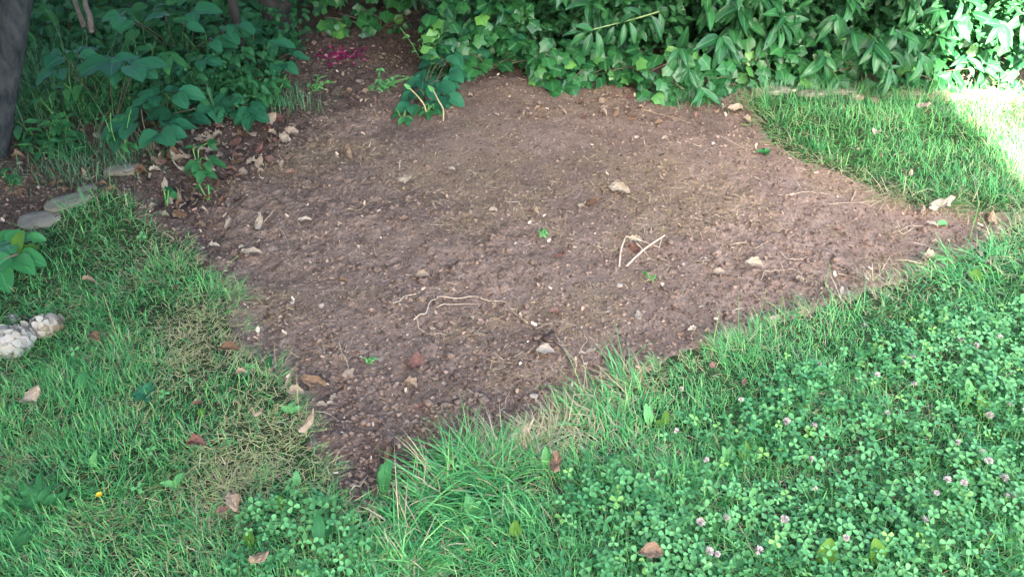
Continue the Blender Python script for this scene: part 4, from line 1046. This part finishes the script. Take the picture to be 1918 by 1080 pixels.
# ------------------------------------------------------------------ litter lying on the soil and in the grass
def dead_leaf(px, py, size, az, kind, label, name='dead_leaf', cat='leaf', group=None, lift=0.004, tilt=.25):
    p = G(px, py); on_soil = float(lawn_sd(p.x, p.y)) < 0
    z = float(soil_at(p.x, p.y)[0]) if on_soil else gzf(p.x, p.y) + 0.028
    a = R(az)
    d = Vector((math.cos(a), math.sin(a), random.uniform(-tilt, tilt) * .6))
    size *= 1.12
    up = Vector((random.uniform(-tilt, tilt), random.uniform(-tilt, tilt) - .28, 1))
    o = link(name, random.choice(ML[kind]), None, Vector((p.x, p.y, z + lift + .004 + size * .15)) - d * size * .5, frame(d, up).to_quaternion(), (size, size * random.uniform(.8, 1.2), size * random.uniform(.8, 1.3)))
    return tag(o, label, cat, group)
LIT = [
 (475, 487, .055, 20, 'tan', 'broad curled tan leaf at the left side of the soil'), (486, 425, .05, 80, 'pale', 'pale withered leaf with a twig at the left of the soil'),
 (571, 413, .04, 10, 'pale', 'thin pale leaf scrap right of the withered leaf'), (403, 465, .028, 5, 'pale', 'small yellow leaf on dark soil by the left lawn'),
 (457, 471, .022, 40, 'pale', 'small yellow leaf above the broad curled tan leaf'), (431, 398, .018, 95, 'pale', 'little upright pale leaf at the left edge of the soil'),
 (758, 343, .055, -15, 'pale', 'long pale curled leaf on the upper left of the soil'), (652, 293, .05, -40, 'tan', 'pinkish tan leaf on the upper left of the soil'),
 (847, 322, .022, 0, 'pale', 'small pale scrap near the centre back of the soil'), (928, 401, .035, 10, 'pale', 'pale leaf at the left end of the row of scraps in the middle'),
 (966, 398, .025, 60, 'pale', 'pale chip in the middle of the row of scraps'), (1003, 398, .032, -40, 'tan', 'curled leaf at the right end of the row of scraps'),
 (1092, 387, .030, 0, 'pale', 'square white scrap right of the row of scraps'), (1160, 362, .065, -30, 'pale', 'ragged cream leaf at the middle right of the soil'),
 (1155, 352, .04, 20, 'tan', 'tan leaf piece tucked behind the ragged cream leaf'), (790, 521, .04, 15, 'tan', 'curled grey-tan leaf left of centre on the soil'),
 (1050, 485, .035, 10, 'rose', 'small pinkish leaf near the centre of the soil'), (1042, 591, .032, 15, 'rose', 'pinkish leaf beside the mossy clump in the front half'),
 (779, 690, .050, 70, 'rose', 'reddish oval leaf with a stalk on the front soil'), (773, 729, .042, 0, 'tan', 'tan ragged leaf below the reddish oval leaf'),
 (787, 766, .022, 30, 'rose', 'tiny pinkish leaf below the ragged tan leaf'), (735, 855, .06, 70, 'brown', 'large brown curled leaf in the front corner of the soil'),
 (977, 820, .058, 25, 'pale', 'large pale leaf lying at the edge of the grass in front'), (590, 728, .06, -10, 'brown', 'brown curled leaf over a dark hollow at the left front'),
 (553, 738, .035, 0, 'tan', 'tan leaf in the grass edge beside the dark hollow'), (624, 746, .018, 60, 'pale', 'round yellow leaf near the left front edge, upper of two'),
 (622, 761, .018, 20, 'pale', 'round yellow leaf near the left front edge, lower of two'), (602, 765, .025, 10, 'tan', 'tan leaf left of the two round yellow leaves'),
 (654, 708, .03, 40, 'tan', 'crumpled tan leaf below the pale root at the left front'), (714, 677, .02, -30, 'pale', 'small pale yellow leaf on the front left soil'),
 (583, 815, .05, 50, 'tan', 'curled straw-coloured leaf at the left front grass edge'), (1300, 625, .036, 20, 'pale', 'pale leaf against the grass edge at the right front'),
 (1325, 627, .022, 0, 'tan', 'small leaf right of the pale leaf at the grass edge'), (1107, 662, .022, 10, 'pale', 'small white chip in front, right of the dark twig'),
 (1195, 598, .032, 80, 'pale', 'round cream leaf standing out on the right front soil'), (1132, 217, .035, -20, 'pale', 'white leaf at the back of the soil'),
 (882, 184, .028, 20, 'tan', 'small tan leaf on the soil near the bramble'), (1220, 248, .022, -10, 'pale', 'small white scrap at the back right of the soil'), (1248, 266, .03, 0, 'pale', 'thin white scrap below the back right scrap'),
 (1240, 294, .022, 0, 'darkleaf', 'black chip on the back right of the soil'), (1378, 213, .075, 20, 'tan', 'big tan crumpled leaf at the corner of the back lawn'), (1355, 205, .05, 70, 'pale', 'pale leaf beside the big crumpled leaf at the corner'),
 (1400, 230, .04, -30, 'tan', 'smaller tan leaf below the corner heap of leaves'), (1760, 392, .075, 15, 'pale', 'large pale leaf at the far right tip of the soil'), (1732, 402, .05, 40, 'tan', 'folded tan leaf left of the large pale leaf at the tip'),
 (1745, 425, .035, -20, 'pale', 'white leaf below the large pale leaf at the far right'), (1765, 424, .035, 10, 'pale_weed', 'light green leaf beside a white one at the far right'),
 (1855, 420, .045, 80, 'tan', 'tan leaf standing in grass at the far right'), (1570, 432, .018, 0, 'rose', 'small reddish scrap on the right of the soil'),
 (1500, 533, .03, -30, 'pale', 'pale leaf near the right grass edge'), (1452, 600, .03, 10, 'pale', 'pale leaf tucked under grass at the right edge'), (1345, 515, .03, 0, 'tan', 'tan papery leaf at the right of the soil'),
 (1410, 500, .05, 0, 'tan', 'tangle-like tan leaf near the curly straw'), (642, 530, .03, 0, 'brown', 'dark brown leaf at the left of the soil'), (505, 235, .06, 20, 'tan', 'curled tan leaf at the right end of the litter under weeds'),
 (1105, 387, .04, 25, 'brown', 'brown leaf right of the square white scrap'), (675, 157, .035, -20, 'pale', 'cream leaf on the shaded soil behind'),
 (1020, 665, .045, 15, 'pale', 'long cream chip left of the dark twig'), (1390, 735, .018, 60, 'rose', 'tiny brown leaf in the clover by the edge'),
]
for (px, py, s, a, kd, lab) in LIT:
    dead_leaf(px, py, s * 1.18, a, kd, lab)
# leaves lying in the grass
for (px, py, s, a, kd, lab) in [
 (380, 857, .05, 20, 'rose', 'dark red-brown leaf lying in the left lawn'), (382, 780, .03, 30, 'rose', 'small red-brown curled leaf in the left lawn'), (1040, 895, .055, 80, 'brown', 'brown withered leaf in the front grass'),
 (1330, 710, .022, 70, 'rose', 'small reddish leaf in the grass by the clover'), (1573, 570, .05, 60, 'pale', 'long whitish leaf lying on the grass edge at right'), (1787, 660, .03, 80, 'pale', 'pale oval leaf in the right lawn'),
 (1825, 497, .04, 80, 'pale', 'pale petal-like leaf hanging in the grass at far right'), (1740, 493, .06, 5, 'pale', 'flat white scrap at the right grass edge'), (1772, 472, .035, 100, 'pale', 'pinkish white leaf above the flat white scrap'),
 (435, 678, .05, 0, 'brown', 'brown leaf in dry grass at the left'), (178, 548, .04, 10, 'tan', 'grey-tan leaf in the left lawn behind'), (187, 655, .04, -40, 'brown', 'brown leaf in the left lawn'), (337, 560, .022, 80, 'rose', 'tiny orange-tan leaf in the left lawn near soil'), (460, 722, .035, 20, 'tan', 'tan leaf in the left lawn edge'), (493, 797, .03, 20, 'tan', 'grey leaf in dry left grass'), (70, 770, .05, 40, 'tan', 'straw-like tan leaf in the dark left lawn'), (445, 965, .045, -60, 'tan', 'tan leaf in the dry patch at the left front'), (425, 980, .025, 20, 'rose', 'small orange leaf in the dry patch at the left front'),
 (1635, 268, .045, 60, 'pale', 'pair-like pinkish white petal cluster in the back lawn'), (1723, 219, .06, 0, 'pale', 'pale yellow leaf at the far side of the back lawn'), (1605, 200, .022, 0, 'pale', 'small yellow petal below the upright tan stone'), (1700, 345, .03, 60, 'pale', 'yellowish leaf in the back lawn near the soil'), (1603, 300, .02, 0, 'tan', 'small orange petal in the back lawn'), (1644, 310, .02, 40, 'rose', 'small pinkish petal in the front of the back lawn'), (1483, 188, .02, 10, 'pale', 'tiny pale petal near the pale edging stone'),
 (1215, 1062, .05, 10, 'brown', 'brown earthy leaf at the bottom edge'), (500, 1070, .05, 10, 'tan', 'grey-tan leaf at the bottom edge of the left lawn')]:
    dead_leaf(px, py, s, a, kd, lab, lift=.012)

# litter drift between the left bed and the soil, and scraps along the hedge foot
def drift(region, count, smin, smax, kinds, label, group, seed):
    rr = random.Random(seed); i = 0
    while i < count:
        px = rr.uniform(region[0], region[2]); py = rr.uniform(region[1], region[3])
        g = G0(px, py)
        if lawn_raw(np.array([g[0]]), np.array([g[1]]))[0] > -.01: continue
        dead_leaf(px, py, rr.uniform(smin, smax), rr.uniform(0, 360), rr.choice(kinds), label, group=group, tilt=.5); i += 1
drift((235, 225, 560, 330), 110, .025, .06, ['tan', 'brown', 'pale', 'tan', 'rose'], 'dead leaf in the litter drift below the left bed', 'dead leaves below the left bed', 401)
drift((240, 330, 450, 430), 40, .02, .05, ['tan', 'brown', 'brown', 'pale', 'darkleaf'], 'dead leaf in the litter by the corner of the left lawn', 'dead leaves by the left lawn corner', 402)
drift((980, 172, 1420, 240), 46, .02, .045, ['tan', 'brown', 'tan', 'rose'], 'dead leaf scrap along the foot of the ivy', 'dead leaves along the hedge foot', 403)
drift((20, 290, 230, 370), 26, .02, .05, ['tan', 'brown', 'brown'], 'dead leaf on the dark soil beside the edging stones', 'dead leaves by the edging stones', 404)
drift((600, 95, 800, 200), 26, .015, .035, ['tan', 'brown', 'tan'], 'dead leaf scrap on the shaded soil behind', 'dead leaves on the shaded soil', 405)
n = 3600
X, Y = sample_soil(n, near=2.4)
sdl = lawn_sd(X, Y)
wt = .28 + .7 * sstep(-.22, -.03, sdl) + .8 * sstep(-.7, -1.3, X) * sstep(2.0, 2.5, Y) + .6 * sstep(3.3, 3.7, Y) + .3 * vnoise(X, Y, .2, 47)
k_ = rng.random(len(X)) < wt * .75
X, Y = X[k_], Y[k_]; n = len(X)
sizes = .006 + .018 * rng.random(n) ** 2
Tt = np.stack([X, Y, soil_at(X, Y) + .004 + sizes * .1], 1)
M = rand_frames(n, np.c_[rng.normal(0, 1, (n, 2)), rng.normal(0, .25, n)], np.c_[rng.normal(0, .35, (n, 2)), np.ones(n)], sizes)
sh = grid_leaf(.27, 4, 1, 'oval', .3, -.9, .05, .2, 93, .06)
pc = np.array([(.44, .33, .23), (.36, .25, .16), (.50, .40, .30), (.22, .14, .09), (.38, .24, .18)])[rng.integers(0, 5, n)] * rng.uniform(.8, 1.2, (n, 1))
o = merge('leaf_scraps', sh, M, Tt, MAT['fibre'], rng.random(n), extra={'col': np.repeat(pc, len(sh[0]), 0)})
tag(o, 'tiny scraps of dead leaf strewn all over the soil', 'leaf scraps', kind='stuff')

def ground_path(pxs, lift):
    out = []
    for (a, b) in zip(pxs[:-1], pxs[1:]):
        out += [a, ((a[0] + b[0]) / 2 + random.uniform(-3, 3), (a[1] + b[1]) / 2 + random.uniform(-2, 2))]
    out.append(pxs[-1])
    return [S(px, py) + Vector((0, 0, lift + random.uniform(-.003, .004))) for px, py in out]
for (pts, r0, r1, mt, lab) in [
 ([(775, 602), (798, 592), (808, 567), (826, 558), (888, 558), (945, 568), (985, 605)], .0032, .0018, 'straw', 'long looping pale root on the front soil'),
 ([(777, 594), (784, 615), (802, 626), (836, 631)], .0026, .0016, 'straw', 'short pale root curving below the looping one'),
 ([(818, 581), (848, 573), (902, 571)], .0022, .0012, 'straw', 'thin root inside the loop of the long one'),
 ([(737, 573), (758, 561), (787, 551)], .0026, .0016, 'straw', 'straight pale twig left of the looping root'),
 ([(1015, 625), (1032, 638), (1052, 657), (1076, 692)], .0050, .0022, 'darktwig', 'dark brown twig on the front soil'),
 ([(664, 396), (690, 382), (713, 367)], .0024, .0018, 'yellowstem', 'straight yellowish stalk on the upper left soil'),
 ([(636, 645), (643, 668), (652, 686), (662, 702)], .0026, .0016, 'straw', 'pale bent root at the left front'),
 ([(1200, 208), (1235, 216), (1290, 234)], .0034, .0022, 'yellowstem', 'straw stalk at the back right below the ivy'),
 ([(1020, 162), (1060, 158), (1100, 152)], .0030, .0020, 'yellowstem', 'thin pale stalk lying under the ivy at the middle'),
 ([(1366, 462), (1398, 461), (1416, 471), (1443, 457)], .0026, .0014, 'straw', 'pale crooked root on the right soil'),
 ([(1458, 368), (1510, 363), (1556, 365)], .0026, .0016, 'straw', 'long straight straw on the upper right soil'),
 ([(1462, 475), (1488, 488), (1512, 483)], .0024, .0014, 'straw', 'short bent straw on the right soil'),
 ([(948, 383), (972, 385), (984, 404)], .0022, .0012, 'straw', 'bent straw over the row of scraps'),
 ([(1000, 386), (1012, 408), (1018, 430)], .0020, .0012, 'straw', 'thin stalk leading to the tiny seedling'),
 ([(1652, 507), (1661, 492), (1666, 477)], .0028, .0018, 'straw', 'short curved root near the right grass edge'),
 ([(1672, 437), (1702, 427), (1728, 424)], .0026, .0016, 'straw', 'forked straw at the far right, upper piece'),
 ([(1690, 442), (1712, 428), (1706, 418)], .0022, .0014, 'straw', 'forked straw at the far right, lower piece'),
 ([(1425, 524), (1432, 510), (1452, 505), (1468, 512)], .0024, .0014, 'straw', 'curly straw near the right grass edge'),
 ([(1450, 504), (1480, 506), (1502, 513)], .0024, .0014, 'straw', 'straw touching the curly one'),
 ([(700, 455), (706, 480)], .0022, .0014, 'straw', 'short upright root on the left soil'),
 ([(524, 432), (535, 446), (541, 467)], .0026, .0014, 'straw', 'curved root at the left of the soil'),
 ([(488, 424), (500, 412), (512, 397)], .0036, .0028, 'straw', 'stub of twig beside the withered leaf at left'),
 ([(655, 928), (676, 915), (690, 893)], .0026, .0014, 'straw', 'pale bent stalk at the front corner'),
 ([(724, 900), (728, 884)], .0052, .0046, 'palebark', 'pale stick stub in the front corner of the soil'),
 ([(938, 772), (946, 760), (952, 740)], .0024, .0012, 'straw', 'thin straw on the front soil right of middle'),
 ([(590, 770), (612, 776), (632, 790)], .0024, .0012, 'straw', 'thin straw below the two round leaves'),
 ([(650, 330), (660, 355), (652, 378)], .0018, .0012, 'straw', 'thin thread of root on the upper left soil'),
 ([(360, 385), (372, 370), (352, 345)], .0035, .0020, 'yellowstem', 'pale green stalk at the litter by the left lawn'),
 ([(560, 210), (590, 235), (615, 250)], .0022, .0012, 'yellowstem', 'thin stalk trailing from the bright weed'),
 ([(700, 205), (712, 225), (722, 235)], .0022, .0012, 'straw', 'straw on the soil left of the seedlings'),
 ([(1340, 258), (1380, 275), (1410, 282)], .0020, .0012, 'straw', 'thin straw near the corner of the back lawn'),
 ([(1085, 665), (1100, 640), (1094, 628)], .0016, .0010, 'straw', 'hair-thin root beside the dark twig'),
 ([(1550, 385), (1600, 380), (1640, 390)], .0018, .0012, 'straw', 'hair-thin straw at the upper right')]:
    f_ = .72 if 'loop' in lab or 'dark' in lab else .5
    r0 *= f_; r1 *= f_ * .8
    tag(tube('twig', ground_path(pts, r0 + .005), r0, r1, MAT[mt], None, None, 6, .18, 4), lab, 'twig')
# knob of dark root
p = S(1028, 637); tag(lump('root_knob', (.018, .012, .011), MAT['darktwig'], 5, .6, None, p + Vector((0, 0, .006)), .4, .9), 'dark knobbly root at the head of the dark twig', 'root')
for (px, py, s, lab) in [(1192, 258, .010, 'small pale pebble on the soil, left back'), (1405, 603, .009, 'pale pebble by the right grass edge'), (548, 568, .008, 'white pebble on the left soil, left of two'), (602, 574, .009, 'white pebble on the left soil, right of two'), (182, 256, .016, 'white pebble on the dark soil of the left bed'), (1335, 270, .01, 'pale pebble towards the back lawn'), (1093, 770, .010, 'white chip in front by the grass, right of two'), (1000, 745, .011, 'white chip in front by the grass, left of two'), (1160, 536, .010, 'white pebble in front of dead weed')]:
    p = S(px, py); tag(lump('pebble', (s, s * .8, s * .6), MAT['palestone'], int(px), .6, None, p + Vector((0, 0, s * .2)), px * .1, .5), lab, 'pebble')

# dead weed skeleton with curled leaves
w0 = S(1168, 500)
dw = thing('dead_weed', w0, 'dead weed with bare pale stems and a curled leaf on the soil', 'dead weed')
for pts, r0, r1 in [([S(1160, 500), D(1163, 470, w0.y + .05), D(1172, 442, w0.y + .12)], .0032, .002), ([S(1172, 500), D(1205, 468, w0.y + .06), D(1246, 440, w0.y + .1)], .0042, .0026), ([D(1172, 442, w0.y + .12), D(1200, 450, w0.y + .12), D(1235, 463, w0.y + .1)], .002, .0014), ([D(1192, 455, w0.y + .1), D(1205, 468, w0.y + .08), S(1214, 478)], .002, .0014), ([D(1240, 444, w0.y + .1), S(1233, 470)], .0016, .001)]:
    tube('stem', pts, r0, r1, MAT['straw'], dw, w0, 6, .12, 4)
for (px, py, Y, d, up, s, kd) in [(1178, 445, w0.y + .13, (1, -.1, -.1), (0, -.8, .6), .06, 'pale'), (1180, 455, w0.y + .11, (.6, -.5, -.6), (.3, -1, .2), .06, 'rose'), (1176, 480, w0.y + .06, (.5, .2, -.3), (0, -1, .3), .045, 'brown')]:
    put_leaf(dw, w0, kd, D(px, py, Y), d, up, s)

# two cut yellow stems in front of the bramble
for (pts, lab) in [([(800, 218, 0), (795, 198, .03), (780, 178, .09), (768, 166, .12)], 'cut yellow stem bending left in front of the bramble'), ([(830, 226, 0), (830, 205, .03), (822, 190, .07), (812, 170, .12)], 'cut yellow stem with a leaf tip, right of the other')]:
    b = S(pts[0][0], pts[0][1]); P_ = [b - Vector((0, 0, .01))] + [D(px, py, b.y - .01 * k + dz * .1) for k, (px, py, dz) in enumerate(pts[1:])]
    st = thing('dried_shoot', b, lab, 'dried shoot')
    tube('stem', P_, .0042, .0026, MAT['yellowstem'], st, b, 7, .12)
    put_leaf(st, b, 'pale_weed', P_[-1], (-.5, -.3, .6), (0, -1, .4), .035)

# pink petals fallen on the shaded soil
n = 170
c = np.array([G0(642 + q, 100 + w) for q, w in zip(np.clip(rng.normal(0, 20, n), -48, 48), rng.normal(0, 7, n))])
Tt = np.c_[c, soil_at(c[:, 0], c[:, 1]) + .006]
M = rand_frames(n, np.c_[rng.normal(0, 1, (n, 2)), rng.normal(0, .3, n)], np.c_[rng.normal(0, .5, (n, 2)), np.ones(n)], rng.uniform(.014, .028, n))
sh = grid_leaf(.36, 3, 1, 'oval', .2, .6, 0, 0, 3)
V, F, UV = sh
pc = np.array([.28, .02, .10]) * rng.uniform(.7, 1.3, (n, 1)); pc[rng.random(n) < .2] = (.40, .16, .20)
o = merge('fallen_petals', sh, M, Tt, MAT['petal_attr'], rng.random(n), extra={'col': np.repeat(pc, len(V), 0)})
tag(o, 'scatter of magenta petals on the shaded soil at the back', 'petals', kind='stuff')

# ------------------------------------------------------------------ flowers and broad leaves in the lawn
def clover_flower_mesh(seed):
    r = np.random.default_rng(seed); Vs = []; Ts = []; Cs = []
    for i in range(34):
        zc = 1 - 1.5 * (i + .5) / 34; ph = i * 2.39996
        nrm = Vector((math.sqrt(max(0, 1 - zc * zc)) * math.cos(ph), math.sqrt(max(0, 1 - zc * zc)) * math.sin(ph), zc))
        side = nrm.orthogonal().normalized() * .16; b = len(Vs)
        for p in (nrm * .25 - side * .6, nrm * .25 + side * .6, nrm * .8 + side, nrm * r.uniform(.95, 1.15) + Vector((0, 0, .1)), nrm * .8 - side): Vs.append(tuple(p))
        k = r.uniform(0, 1); cc = np.array([.56, .49, .45]) * (1 - k * .25) + np.array([.07, .01, .03]) * k
        Cs += [cc * .75, cc * .75, cc, cc, cc]
        Ts += [(b, b + 1, b + 2), (b, b + 2, b + 4), (b + 4, b + 2, b + 3)]
    return mesh_from('clover_bloom', np.array(Vs), np.array(Ts), MAT['petal_attr'], None, {'col': np.array(Cs)}, False)
CF = [clover_flower_mesh(i) for i in range(3)]
stalk_me = mesh_from('stalk', *tube_data([Vector((0, 0, 0)), Vector((.004, 0, .03)), Vector((0, 0, .06))], .0012, .001, 5, 0, 2)[:2], MAT['greenstem'])
for (px, py) in [(1700, 692), (1612, 632), (1632, 735), (1699, 752), (1380, 782), (1516, 825), (1880, 783), (1842, 803), (1908, 802), (1652, 802), (1465, 820), (1818, 672), (1527, 710), (1272, 757), (1510, 893), (1318, 886), (1517, 946), (1835, 898), (1780, 858), (1866, 924), (1870, 957), (1886, 952), (1760, 930), (1742, 950), (1792, 933), (1352, 1003), (1307, 1003), (1461, 1001), (1322, 1064), (1338, 1066), (1414, 1060), (1720, 1000), (1574, 1037), (1828, 874), (1262, 835), (1684, 705), (1862, 655)]:
    g = G(px, py); b = Vector((g.x, g.y, gzf(g.x, g.y)))
    fl = thing('clover_flower', b, 'pinkish white clover flower standing in the front lawn', 'flower', 'clover flowers in the front lawn')
    hgt = random.uniform(.045, .065)
    link('stalk', stalk_me, fl, (0, 0, 0), None, (1, 1, hgt / .06))
    o = link('bloom', random.choice(CF), fl, (0, 0, hgt), None, random.uniform(.006, .0115))
    o.rotation_euler = (random.uniform(-.4, .4), random.uniform(-.4, .4), random.uniform(0, 6))
# buttercup
g = G(198, 955); b = Vector((g.x, g.y, gzf(g.x, g.y)))
bc = thing('buttercup', b, 'tiny yellow flower in the dark left lawn', 'flower')
link('stalk', stalk_me, bc, (0, 0, 0), None, (1, 1, .8))
_m, _nt, _o = new_mat('yellow_petal'); finish(_nt, _o, (.75, .45, .02), .4, transl=.2); 
pm = mesh_from('petal', *grid_leaf(.42, 3, 1, 'oval', .25, -.8, 0, 0, 3)[:2], _m)
for k in range(5):
    a = k * 2 * math.pi / 5; link('petal', pm, bc, (0, 0, .047), frame((math.cos(a), math.sin(a), .4), (0, 0, 1)).to_quaternion(), .011)

def rosette(px, py, leaves, kind, label, name='lawn_weed', cat='weed', seed=0):
    rr = random.Random(seed + int(px)); g = G(px, py)
    z = gzf(g.x, g.y) if float(lawn_sd(g.x, g.y)) > 0 else float(soil_at(g.x, g.y)[0])
    b = Vector((g.x, g.y, z)); root = thing(name, b, label, cat)
    tube('stem', [b - Vector((0, 0, .012)), b + Vector((.002, 0, .012)), b + Vector((0, .002, .03))], .0022, .0012, MAT['greenstem'], root, b, 5)
    for (az, elev, s) in leaves:
        a = R(az); d = Vector((math.cos(a) * math.cos(R(elev)), math.sin(a) * math.cos(R(elev)), math.sin(R(elev))))
        up = Vector((-math.cos(a) * .5, -math.sin(a) * .5 - .4, 1.0)) if elev < 55 else Vector((rr.uniform(-.3, .3), -1, .2))
        put_leaf(root, b, kind, b + Vector((0, 0, .012)), d, up, s * .72)
for (px, py, lv, kd, lab) in [
 (1540, 1062, [(60, 70, .085)], 'olive', 'upright olive leaf at the bottom right, left of two'), (1640, 1058, [(120, 72, .08)], 'olive', 'upright olive leaf at the bottom right, right of two'),
 (1360, 1075, [(35, 20, .10), (150, 25, .06)], 'pale_long', 'large pale toothed leaf at the bottom edge in the clover'), (1215, 800, [(100, 50, .075)], 'pale_weed', 'pale pointed leaf standing in the grass by the soil edge'),
 (1243, 800, [(70, 60, .05), (200, 30, .04)], 'olive', 'dark green leaf beside the pale pointed leaf'), (1360, 870, [(110, 55, .055), (60, 50, .06)], 'pale_weed', 'pair of pale leaves standing in the clover'),
 (1392, 865, [(80, 65, .06)], 'olive', 'olive leaf right of the pale pair in the clover'), (1748, 492, [(160, 30, .07), (100, 50, .05)], 'pale_weed', 'light green leaf at the right grass edge by white scrap'),
 (1025, 880, [(110, 65, .07)], 'pale_weed', 'green blade-like leaf above the brown leaf in front'), (1835, 775, [(90, 60, .06), (30, 40, .05)], 'olive', 'olive leaf pair in the right lawn'), (1815, 750, [(110, 60, .07)], 'pale_weed', 'pale upright leaf at the right of the lawn'),
 (1822, 530, [(60, 50, .06), (140, 50, .05), (20, 30, .05)], 'olive', 'tufted weed in the grass at the far right'), (1432, 288, [(20, 10, .05), (100, 20, .05), (190, 10, .06), (280, 10, .05)], 'weed', 'dark herb in the front of the back lawn'), (1530, 283, [(10, 15, .05), (140, 20, .05), (230, 15, .05), (320, 10, .05)], 'weed', 'leafy herb at the edge of the back lawn'),
 (275, 745, [(70, 50, .05), (20, 40, .045), (140, 40, .045), (200, 20, .05), (300, 10, .05), (250, 20, .05)], 'bramble', 'cluster of round dull leaves in the left lawn'), (155, 735, [(80, 60, .07), (120, 50, .06)], 'weed', 'dull broad leaf in the left lawn'),
 (180, 880, [(90, 65, .055)], 'pale_weed', 'single pale leaf standing in the left lawn'), (75, 960, [(140, 35, .12), (100, 45, .12), (175, 25, .11), (60, 50, .09), (30, 30, .09)], 'long', 'dark dock with long leaves at the left front'), (115, 950, [(60, 50, .05), (170, 30, .05)], 'weed', 'round green leaf beside the dark dock'),
 (330, 915, [(60, 35, .05), (180, 20, .05)], 'pale_weed', 'pale leaf at the middle of the left lawn'), (530, 965, [(110, 45, .055)], 'olive', 'olive brown-spotted leaf by the front corner'), (470, 1030, [(95, 60, .06)], 'olive', 'olive leaf near the bottom of the left lawn'), (558, 915, [(95, 60, .05)], 'pale_weed', 'pale narrow leaf at the front corner of the left lawn'),
 (612, 950, [(30, 35, .042), (150, 30, .042), (270, 20, .045)], 'pale_weed', 'bright three-leaved seedling at the front corner'), (505, 695, [(80, 55, .05)], 'weed', 'green leaf at the soil edge of the left lawn'), (380, 785, [(100, 40, .035)], 'olive', 'yellow-green leaf behind the small red-brown leaf'), (30, 1040, [(40, 40, .08), (80, 30, .08)], 'weed', 'broad dark leaf at the bottom left corner'),
 (600, 1040, [(90, 60, .12), (70, 50, .1)], 'long', 'long narrow leaf standing at the bottom of left lawn'), (880, 965, [(100, 60, .06), (30, 40, .05)], 'pale_weed', 'pale leaf in the front grass below the tuft'), (965, 1010, [(90, 60, .05)], 'olive', 'olive leaf in the front clover'), (720, 930, [(100, 75, .10), (60, 80, .12), (120, 60, .08)], 'long', 'bluish grass-like sprout at the front tip of the soil'), (545, 778, [(20, 20, .05), (80, 30, .05), (150, 20, .05)], 'pale_weed', 'pale green weed at the left front soil edge')]:
    rosette(px, py, lv, kd, lab)

# long single grass stalks crossing the edges
STK = [((800, 880), (782, 815), .0022, 'long grass blade reaching left over the soil from the front tuft'), ((930, 830), (865, 775), .0022, 'grass stalk leaning left above the large pale leaf'), ((1382, 640), (1383, 548), .0022, 'upright grass stalk at the right soil edge, left of three'), ((1335, 650), (1350, 570), .0018, 'thin upright grass stalk at the middle of the right edge'), ((1545, 545), (1554, 492), .003, 'stout grass blade standing at the right edge'), ((1815, 450), (1835, 375), .003, 'stout grass blade at the far right tip of the soil'), ((1425, 590), (1435, 538), .0018, 'thin grass blade leaning right at the edge'), ((1463, 600), (1464, 545), .002, 'upright grass blade at the right edge, right of three'), ((222, 638), (193, 548), .0016, 'dry seed stalk in the left lawn'), ((405, 530), (448, 478), .0024, 'grass blade arching onto the soil from the left lawn'), ((395, 560), (352, 470), .002, 'curved grass blade at the left soil edge'), ((140, 660), (72, 640), .0024, 'pale fallen blade by the hydrangea flowers'), ((900, 780), (858, 760), .0018, 'thin dark stalk on the front soil'), ((560, 780), (556, 700), .0018, 'straw stalk at the left front edge')]
for (a_, b_, w, lab) in STK:
    p0 = G(*a_); p0.z = gzf(p0.x, p0.y); p2 = D(b_[0], b_[1], p0.y + (.03 if b_[1] < a_[1] else -.02))
    m_ = p0.lerp(p2, .55) + Vector((0, 0, .012))
    tag(tube('grass_stalk', [p0 - Vector((0, 0, .006)), m_, p2], w * .6, w * .25, MAT['yellowstem'] if 'dry' in lab or 'straw' in lab else MAT['greenstem'], None, None, 5), lab, 'grass stalk')

# ------------------------------------------------------------------ added building behind the viewer, out of view, placed to shade the garden
def box_mesh(name, lo, hi, mat):
    x0, y0, z0 = lo; x1, y1, z1 = hi
    V = np.array([(x0, y0, z0), (x1, y0, z0), (x1, y1, z0), (x0, y1, z0), (x0, y0, z1), (x1, y0, z1), (x1, y1, z1), (x0, y1, z1)])
    Q = [(0, 3, 2, 1), (4, 5, 6, 7), (0, 1, 5, 4), (1, 2, 6, 5), (2, 3, 7, 6), (3, 0, 4, 7)]
    T = [(a, b, c) for a, b, c, d in Q] + [(a, c, d) for a, b, c, d in Q]
    return mesh_from(name, V, np.array(T), mat)
HX1 = 2.00 - math.tan(SUN_AZ) * (2.8 + 11.3)
hs = thing('added_house', (HX1 - 6, -8, -.04), 'added three-storey building, unseen behind the viewer, placed to shade the garden', 'added_house')
link('wall', box_mesh('wall', (-6, -3, 0), (6, 3, 9.2), MAT['wall']), hs)
rv = np.array([(-6.1, -3.3, 9.2), (6.03, -3.3, 9.2), (6.03, 3.15, 9.2), (-6.1, 3.15, 9.2), (-6.1, 0, 11.4), (6.03, 0, 11.4)])
link('roof', mesh_from('roof', rv, np.array([(0, 1, 5), (0, 5, 4), (2, 3, 4), (2, 4, 5), (0, 4, 3), (1, 2, 5), (0, 2, 1), (0, 3, 2)]), MAT['tile']), hs)
for wx in (-4, -1.2, 3):
    for wz in (1.0, 3.9, 6.7):
        w = link('window', box_mesh('window', (-.6, 0, 0), (.6, .06, 1.3), MAT['wall']), hs, (wx, 2.99, wz))
        link('pane', box_mesh('pane', (-.52, 0.01, .08), (.52, .075, 1.22), MAT['glass']), w)
link('door', box_mesh('door', (-.45, 0, 0), (.45, .08, 2.05), MAT['door']), hs, (1.0, 2.99, .05))
print('objects', len(bpy.data.objects))
